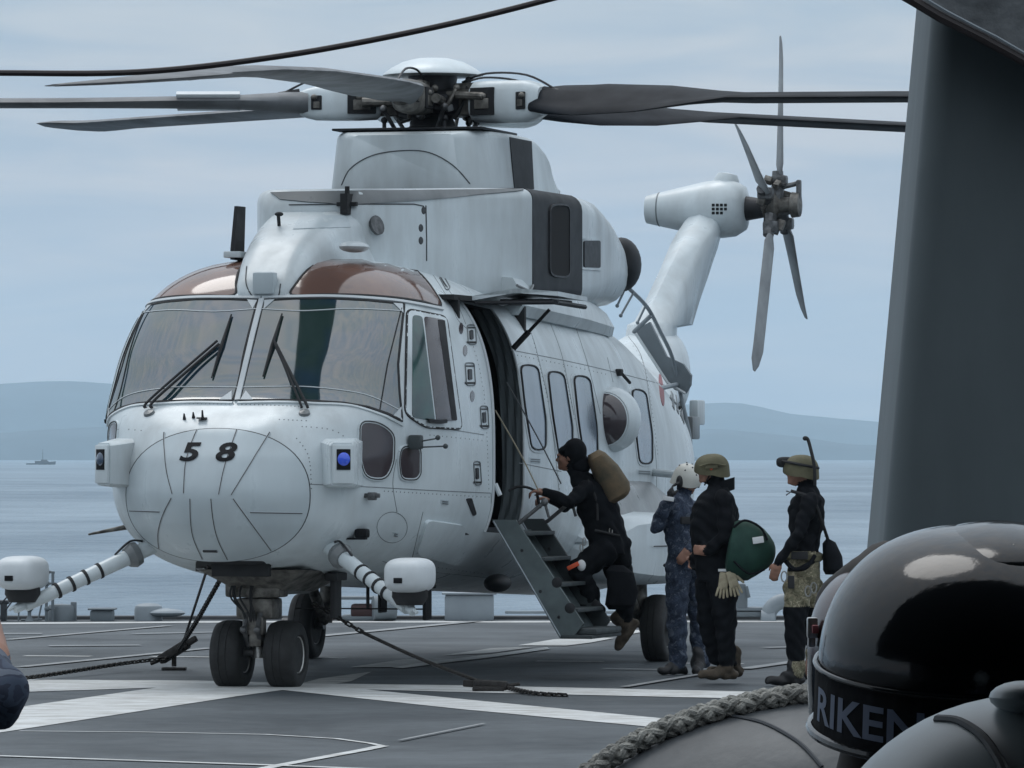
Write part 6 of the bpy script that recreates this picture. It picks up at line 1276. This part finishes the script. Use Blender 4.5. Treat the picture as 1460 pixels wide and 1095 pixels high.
# grey inflatable boat tube with a plaited rope over it
tbc = at(1250, 1330, 9.3); BR = (.575, .42, .388)
tube_t = empty('inflatable_boat', (tbc.x, tbc.y, 0)); tag(tube_t, 'rounded grey rubber boat tube with a seam, under the thick plaited rope', 'inflatable boat')
s_ = MB(); s_.ell(tbc, BR, 48, 28, e=.93); child(s_, 'buoyancy_tube', 'rubber_grey', tube_t, ang=80); 
TV = MB(); TV.ell(tbc, BR, 48, 28, e=.93); TB = BVHTree.FromPolygons([Vector(v) for v in TV.v], TV.f)
def whit(px, py, bvh):
    d = raydir(px, py).normalized(); p, n_, _, _ = bvh.ray_cast(Vector((0, 0, EYE)), d)
    if p is None: return None
    return p, (n_ if n_.dot(d) < 0 else -n_)
s_ = MB(); q = [whit(x, y, TB) for x, y in spx([(1040, 1021), (1090, 1032), (1140, 1060), (1172, 1094)], 5)]; q = [a[0] + a[1] * .001 for a in q if a]; s_.tube(q, .0035, 6); child(s_, 'tube_seam', 'ship_dark', tube_t)
s_ = MB(); s_.box((tbc.x, tbc.y, .45), (.9, .6, .9), bev=.05); child(s_, 'boat_cradle', 'ship_grey', tube_t)
RP = [Vector((tbc.x + (BR[0] + .012) * math.copysign(abs(math.cos(t)) ** .93, math.cos(t)), tbc.y - .12, tbc.z + (BR[2] * .962 + .014) * math.sin(t) ** .93)) for t in [R(180 - 6 * i) for i in range(0, 24)]]
RS = spline(RP, 14); rope = MB(); Ls = [0]
for i in range(1, len(RS)): Ls.append(Ls[-1] + (RS[i] - RS[i - 1]).length)
def rp_at(s_):
    i = min(len(RS) - 2, max(0, int(np.searchsorted(Ls, s_)) - 1)); t = (s_ - Ls[i]) / max(1e-9, Ls[i + 1] - Ls[i]); return RS[i].lerp(RS[i + 1], t), (RS[i + 1] - RS[i]).normalized()
for hand_ in (-1, 1):
    for k in range(4):
        pts = []; NN = 420
        for i in range(NN):
            s0 = Ls[-1] * i / (NN - 1); c, d = rp_at(s0); x = d.cross(Vector((0, 0, 1))).normalized(); y = x.cross(d); ph = hand_ * (2 * math.pi * s0 / .10) + k * math.pi / 2 + (.4 if hand_ > 0 else 0)
            rr = .0092 + .0033 * math.cos(2 * (2 * math.pi * s0 / .10) * 1.0 * 2 + k * math.pi + (0 if hand_ > 0 else math.pi)); pts.append(c + (x * math.cos(ph) + y * math.sin(ph)) * rr)
        rope.tube(pts, .0066, 7)
thing_mb(rope, 'plaited_rope', 'rope', 'thick grey plaited rope lying over the rubber boat tube at lower right', 'rope')

# spectators in the foreground (backs of helmets)
def stander(hx, hy, Z, cloth, label, head_f=(0, 1, 0), arms=None):
    c = at(hx, hy, Z); e = empty('person', (c.x, c.y, 0)); tag(e, label, 'person'); F_ = Fig(head_f, [cloth, 'skin', 'boot_black', 'hair']); h = c.z
    q = lambda x, y, z: Vector((c.x + x, c.y + y, z))
    F_.torso([(q(0, 0, h * .52), .17, .12), (q(0, 0, h * .60), .165, .12), (q(0, 0, h * .72), .18, .13), (q(0, -.01, h * .82), .20, .12), (q(0, 0, h * .865), .15, .09), (q(0, 0, h * .89), .07, .065)], 0)
    F_.seg(q(0, 0, h * .88), q(0, .01, h * .96), .058, .056, 3); F_.head(c, head_f, .1, 1, hair=3)
    for k in (-1, 1):
        if arms and k in arms: F_.chain(arms[k][0], [.066, .052, .042], arms[k][1]); F_.hand(arms[k][0][-1], (.1, .2, 1), (1, 0, 0), 1, .8)
        else: F_.chain([q(k * .21, 0, h * .84), q(k * .26, -.02, h * .66), q(k * .24, .10, h * .52)], [.066, .05, .036], 0); F_.hand(q(k * .24, .10, h * .52), (0, .3, -1), (-k, 0, 0), 1, .4, k)
        F_.chain([q(k * .09, 0, h * .51), q(k * .10, .01, h * .28), q(k * .10, 0, h * .06)], [.10, .075, .055], 0); F_.foot(q(k * .10, 0, .10), head_f, 2, .28, rise=.085)
    F_.build('body', e, floor=.002, voxel=.012); return e, F_
def shell(c, r, M_, z0, e, n=64, k=28, e2=1.0):
    vs = []
    for i in range(k + 1):
        t = i / k * math.pi / 2
        for j in range(n):
            q_ = 2 * math.pi * j / n; rr = math.cos(t) ** e2 if i < k else 0
            vs.append(c + M_ @ Vector((r[0] * rr * math.cos(q_), r[1] * rr * math.sin(q_), z0 + r[2] * math.sin(t) ** e)))
    return vs, [(i * n + j, i * n + (j + 1) % n, (i + 1) * n + (j + 1) % n, (i + 1) * n + j) for i in range(k) for j in range(n)]
hc = at(1392, 950, 5.0); pA, FA = stander(1392, 975, 5.06, 'camo_blue', 'person seen from behind in the large black helmet with lettering on its band')
TM = Matrix.Rotation(R(-17), 3, 'X') @ Matrix.Rotation(0, 3, 'Z'); TM = Matrix.Rotation(R(9), 3, 'X')
s_ = MB(); v, f = shell(hc, (.134, .150, .118), TM, 0, .96, e2=.80); s_.add(v, f); v2 = [hc + (Vector(a) - hc) * .95 for a in v]; s_.add(v2, [tuple(reversed(q)) for q in f]); hs = child(s_, 'helmet', 'gloss_black', pA, ang=80, fixn=False)
bandl = MB(); NB_ = 96; bl_ = []
for zz_, rr in ((-.052, 1.015), (-.050, 1.03), (-.006, 1.018), (.002, 1.0)): bl_.append([hc + TM @ Vector((.134 * rr * math.cos(2 * math.pi * j / NB_), .150 * rr * math.sin(2 * math.pi * j / NB_), zz_)) for j in range(NB_)])
bandl.loft(bl_, cap=False); child(bandl, 'helmet_band', 'suit_black', pA)
s_ = MB(); s_.tube([hc + TM @ Vector((.140 * math.cos(2 * math.pi * j / NB_), .157 * math.sin(2 * math.pi * j / NB_), -.053)) for j in range(NB_)], .0042, 8, closed=True); child(s_, 'rim_trim', 'gloss_black', pA)
s_ = MB(); s_.tube([hc + TM @ Vector((.1365 * math.cos(2 * math.pi * j / NB_), .1535 * math.sin(2 * math.pi * j / NB_), .003)) for j in range(NB_)], .0022, 8, closed=True); child(s_, 'band_piping', 'gloss_black', pA)
# raised top ridge with slots; a pale tube paints the sky highlight at left
cp = hc + TM @ Vector((.010, .0, .088)); s_ = MB(); v, f = shell(cp, (.072, .092, .034), TM @ Matrix.Rotation(R(-4), 3, 'Y'), 0, .9, n=40, k=14, e2=1.05); s_.add(v, f); child(s_, 'crown_ridge', 'gloss_black', pA, ang=60)
CM = TM @ Matrix.Rotation(R(-4), 3, 'Y')
s_ = MB(); s_.tube([cp + CM @ Vector((.072 * math.cos(q), .092 * math.sin(q), .004)) for q in [R(150 + 8 * i) for i in range(28)]], .0032, 8); child(s_, 'ridge_trim', 'gloss_black', pA)
for i in range(7):
    q = R(238 + 12 * i); s_ = MB(); s_.box(cp + CM @ Vector((.0745 * math.cos(q), .095 * math.sin(q), -.001)), (.011, .005, .009), rot=CM @ Matrix.Rotation(q - math.pi / 2, 3, 'Z'), bev=.001); child(s_, 'vent_slot', 'soft_black' if i % 2 else 'metal_grey', pA)
s_ = MB(); s_.tube(spline([cp + CM @ Vector((.069 * math.cos(q), .086 * math.sin(q), .012 + .018 * math.sin(q - R(180)) * 0)) for q in [R(120 + 12 * i) for i in range(7)]], 3), .0050, 8); child(s_, 'rim_highlight', 'helmet_grey', pA)
s_ = MB(); s_.box(at(1446, 795, 4.93), (.012, .012, .022), rot=Matrix.Rotation(-.5, 3, 'Y'), bev=.003); child(s_, 'trim_clip', 'helmet_white', pA)
LB = BVHTree.FromPolygons([Vector(v) for v in [p for L in bl_ for p in L]], [(i * NB_ + j, i * NB_ + (j + 1) % NB_, (i + 1) * NB_ + (j + 1) % NB_, (i + 1) * NB_ + j) for i in range(3) for j in range(NB_)])
# the word runs round the band at the wearer's back left
tm = text_mesh('RIKEN', .02); X = [v.co.x for v in tm.verts]; Y_ = [v.co.y for v in tm.verts]; a0, a1, b0, b1 = min(X), max(X), min(Y_), max(Y_)
for i in range(1, 30): bmesh.ops.bisect_plane(tm, geom=list(tm.verts) + list(tm.edges) + list(tm.faces), plane_co=(a0 + (a1 - a0) * i / 30, 0, 0), plane_no=(1, 0, 0))
tm.verts.index_update(); V_ = []
for v in tm.verts:
    u = (v.co.x - a0) / (a1 - a0); t_ = (v.co.y - b0) / (b1 - b0); q = R(190 + 57 * u); zz_ = -.041 + .029 * t_; rr = 1.033 + .000 * t_
    rr = 1.030 - .012 * (zz_ + .050) / .044 + .004; V_.append(hc + TM @ Vector((.134 * rr * math.cos(q), .150 * rr * math.sin(q), zz_)))
s_ = MB(); s_.add(V_, [[v.index for v in f.verts] for f in tm.faces]); tm.free(); child(s_, 'helmet_lettering', 'lettering', pA, smooth=False, fixn=False)
hc2 = at(1268, 930, 5.75); pB, FB = stander(1268, 945, 5.8, 'camo_blue', 'person in a dark red-black helmet mostly hidden behind the lettered black helmet')
TM2 = Matrix.Rotation(R(8), 3, 'X'); s_ = MB(); v, f = shell(hc2, (.080, .115, .085), TM2, 0, .9, e2=.75); s_.add(v, f); v2 = [hc2 + (Vector(a) - hc2) * .95 for a in v]; s_.add(v2, [tuple(reversed(q)) for q in f]); child(s_, 'helmet', 'helmet_red', pB, ang=80, fixn=False)
s_ = MB(); s_.loft([[hc2 + TM2 @ Vector((.080 * rr * math.cos(2 * math.pi * j / 48), .115 * rr * math.sin(2 * math.pi * j / 48), z)) for j in range(48)] for z, rr in ((-.06, .98), (-.03, 1.0), (.002, 1.0))], cap=False); child(s_, 'ear_cover', 'gloss_black', pB)
s_ = MB(); s_.box(at(1158, 895, 5.70), (.010, .02, .020), bev=.002); s_.box(at(1157, 912, 5.70), (.007, .015, .014), bev=.002); child(s_, 'strap_clip', 'metal_bright', pB); s_ = MB(); s_.box(at(1162, 897, 5.69), (.006, .02, .008), bev=.001); child(s_, 'red_button', 'mark_red', pB)
hc3 = at(1472, 1306, 3.6); pC, FC = stander(1455, 1290, 3.62, 'camo_blue', 'person nearest the camera at lower right wearing a smooth pale grey helmet')
s_ = MB(); s_.ell(hc3 + Vector((0, 0, .0)), (.138, .16, .135), 56, 32, e=.98); ch_ = child(s_, 'helmet', 'helmet_grey', pC, ang=80)
G3 = MB(); G3.ell(hc3, (.138, .16, .135), 56, 32, e=.98); GB3 = BVHTree.FromPolygons([Vector(v) for v in G3.v], G3.f)
s_ = MB(); q = [whit(x, y, GB3) for x, y in spx([(1337, 1026), (1370, 1030), (1402, 1052), (1425, 1085), (1436, 1110)], 5)]; q = [a[0] for a in q if a]; s_.tube(q, .0032, 8) if len(q) > 2 else None; child(s_, 'helmet_groove', 'ship_dark', pC)
s_ = MB(); s_.ell(at(1462, 994, 3.55), (.022, .03, .010), 16, 10); child(s_, 'helmet_boss', 'helmet_grey', pC)
# photographer at the left edge, elbow in view
Z5 = 8.0; ar = {1: ([at(-190, 960, Z5 + .1), at(8, 1012, Z5 - .05), at(-28, 890, Z5 + .25)], [0, 0])}
pD, FD = stander(-300, 700, Z5 + .1, 'camo_blue', 'person at the far left edge with only a raised blue camouflage elbow showing', arms=None)
F_ = Fig((0, 1, 0), ['camo_blue', 'skin']); F_.chain([at(-270, 945, Z5 + .05), at(-120, 975, Z5), at(0, 992, Z5 - .05), at(-18, 955, Z5 + .02)], [.07, .062, .042, .040], 0); F_.chain([at(-10, 950, Z5 + .02), at(-40, 850, Z5 + .25), at(-60, 790, Z5 + .35)], [.028, .030, .022], 1); F_.hand(at(-60, 790, Z5 + .35), (-.2, .2, 1), (-1, 0, 0), 1, .8)
F_.build('raised_arm', pD, voxel=.008)

# unseen ship superstructure, added to shade the foreground and darken its reflections
ov = MB(); ov.box((1.0, -1.6, 3.55), (30, 13.0, .3)); tag(ov.build('shade_overhang', 'ship_dark', smooth=False), kind='structure')
hb = MB(); hb.box((1.0, -8.0, 5.0), (44, 1.0, 10.6)); tag(hb.build('shade_wall', 'ship_dark', smooth=False), kind='structure')
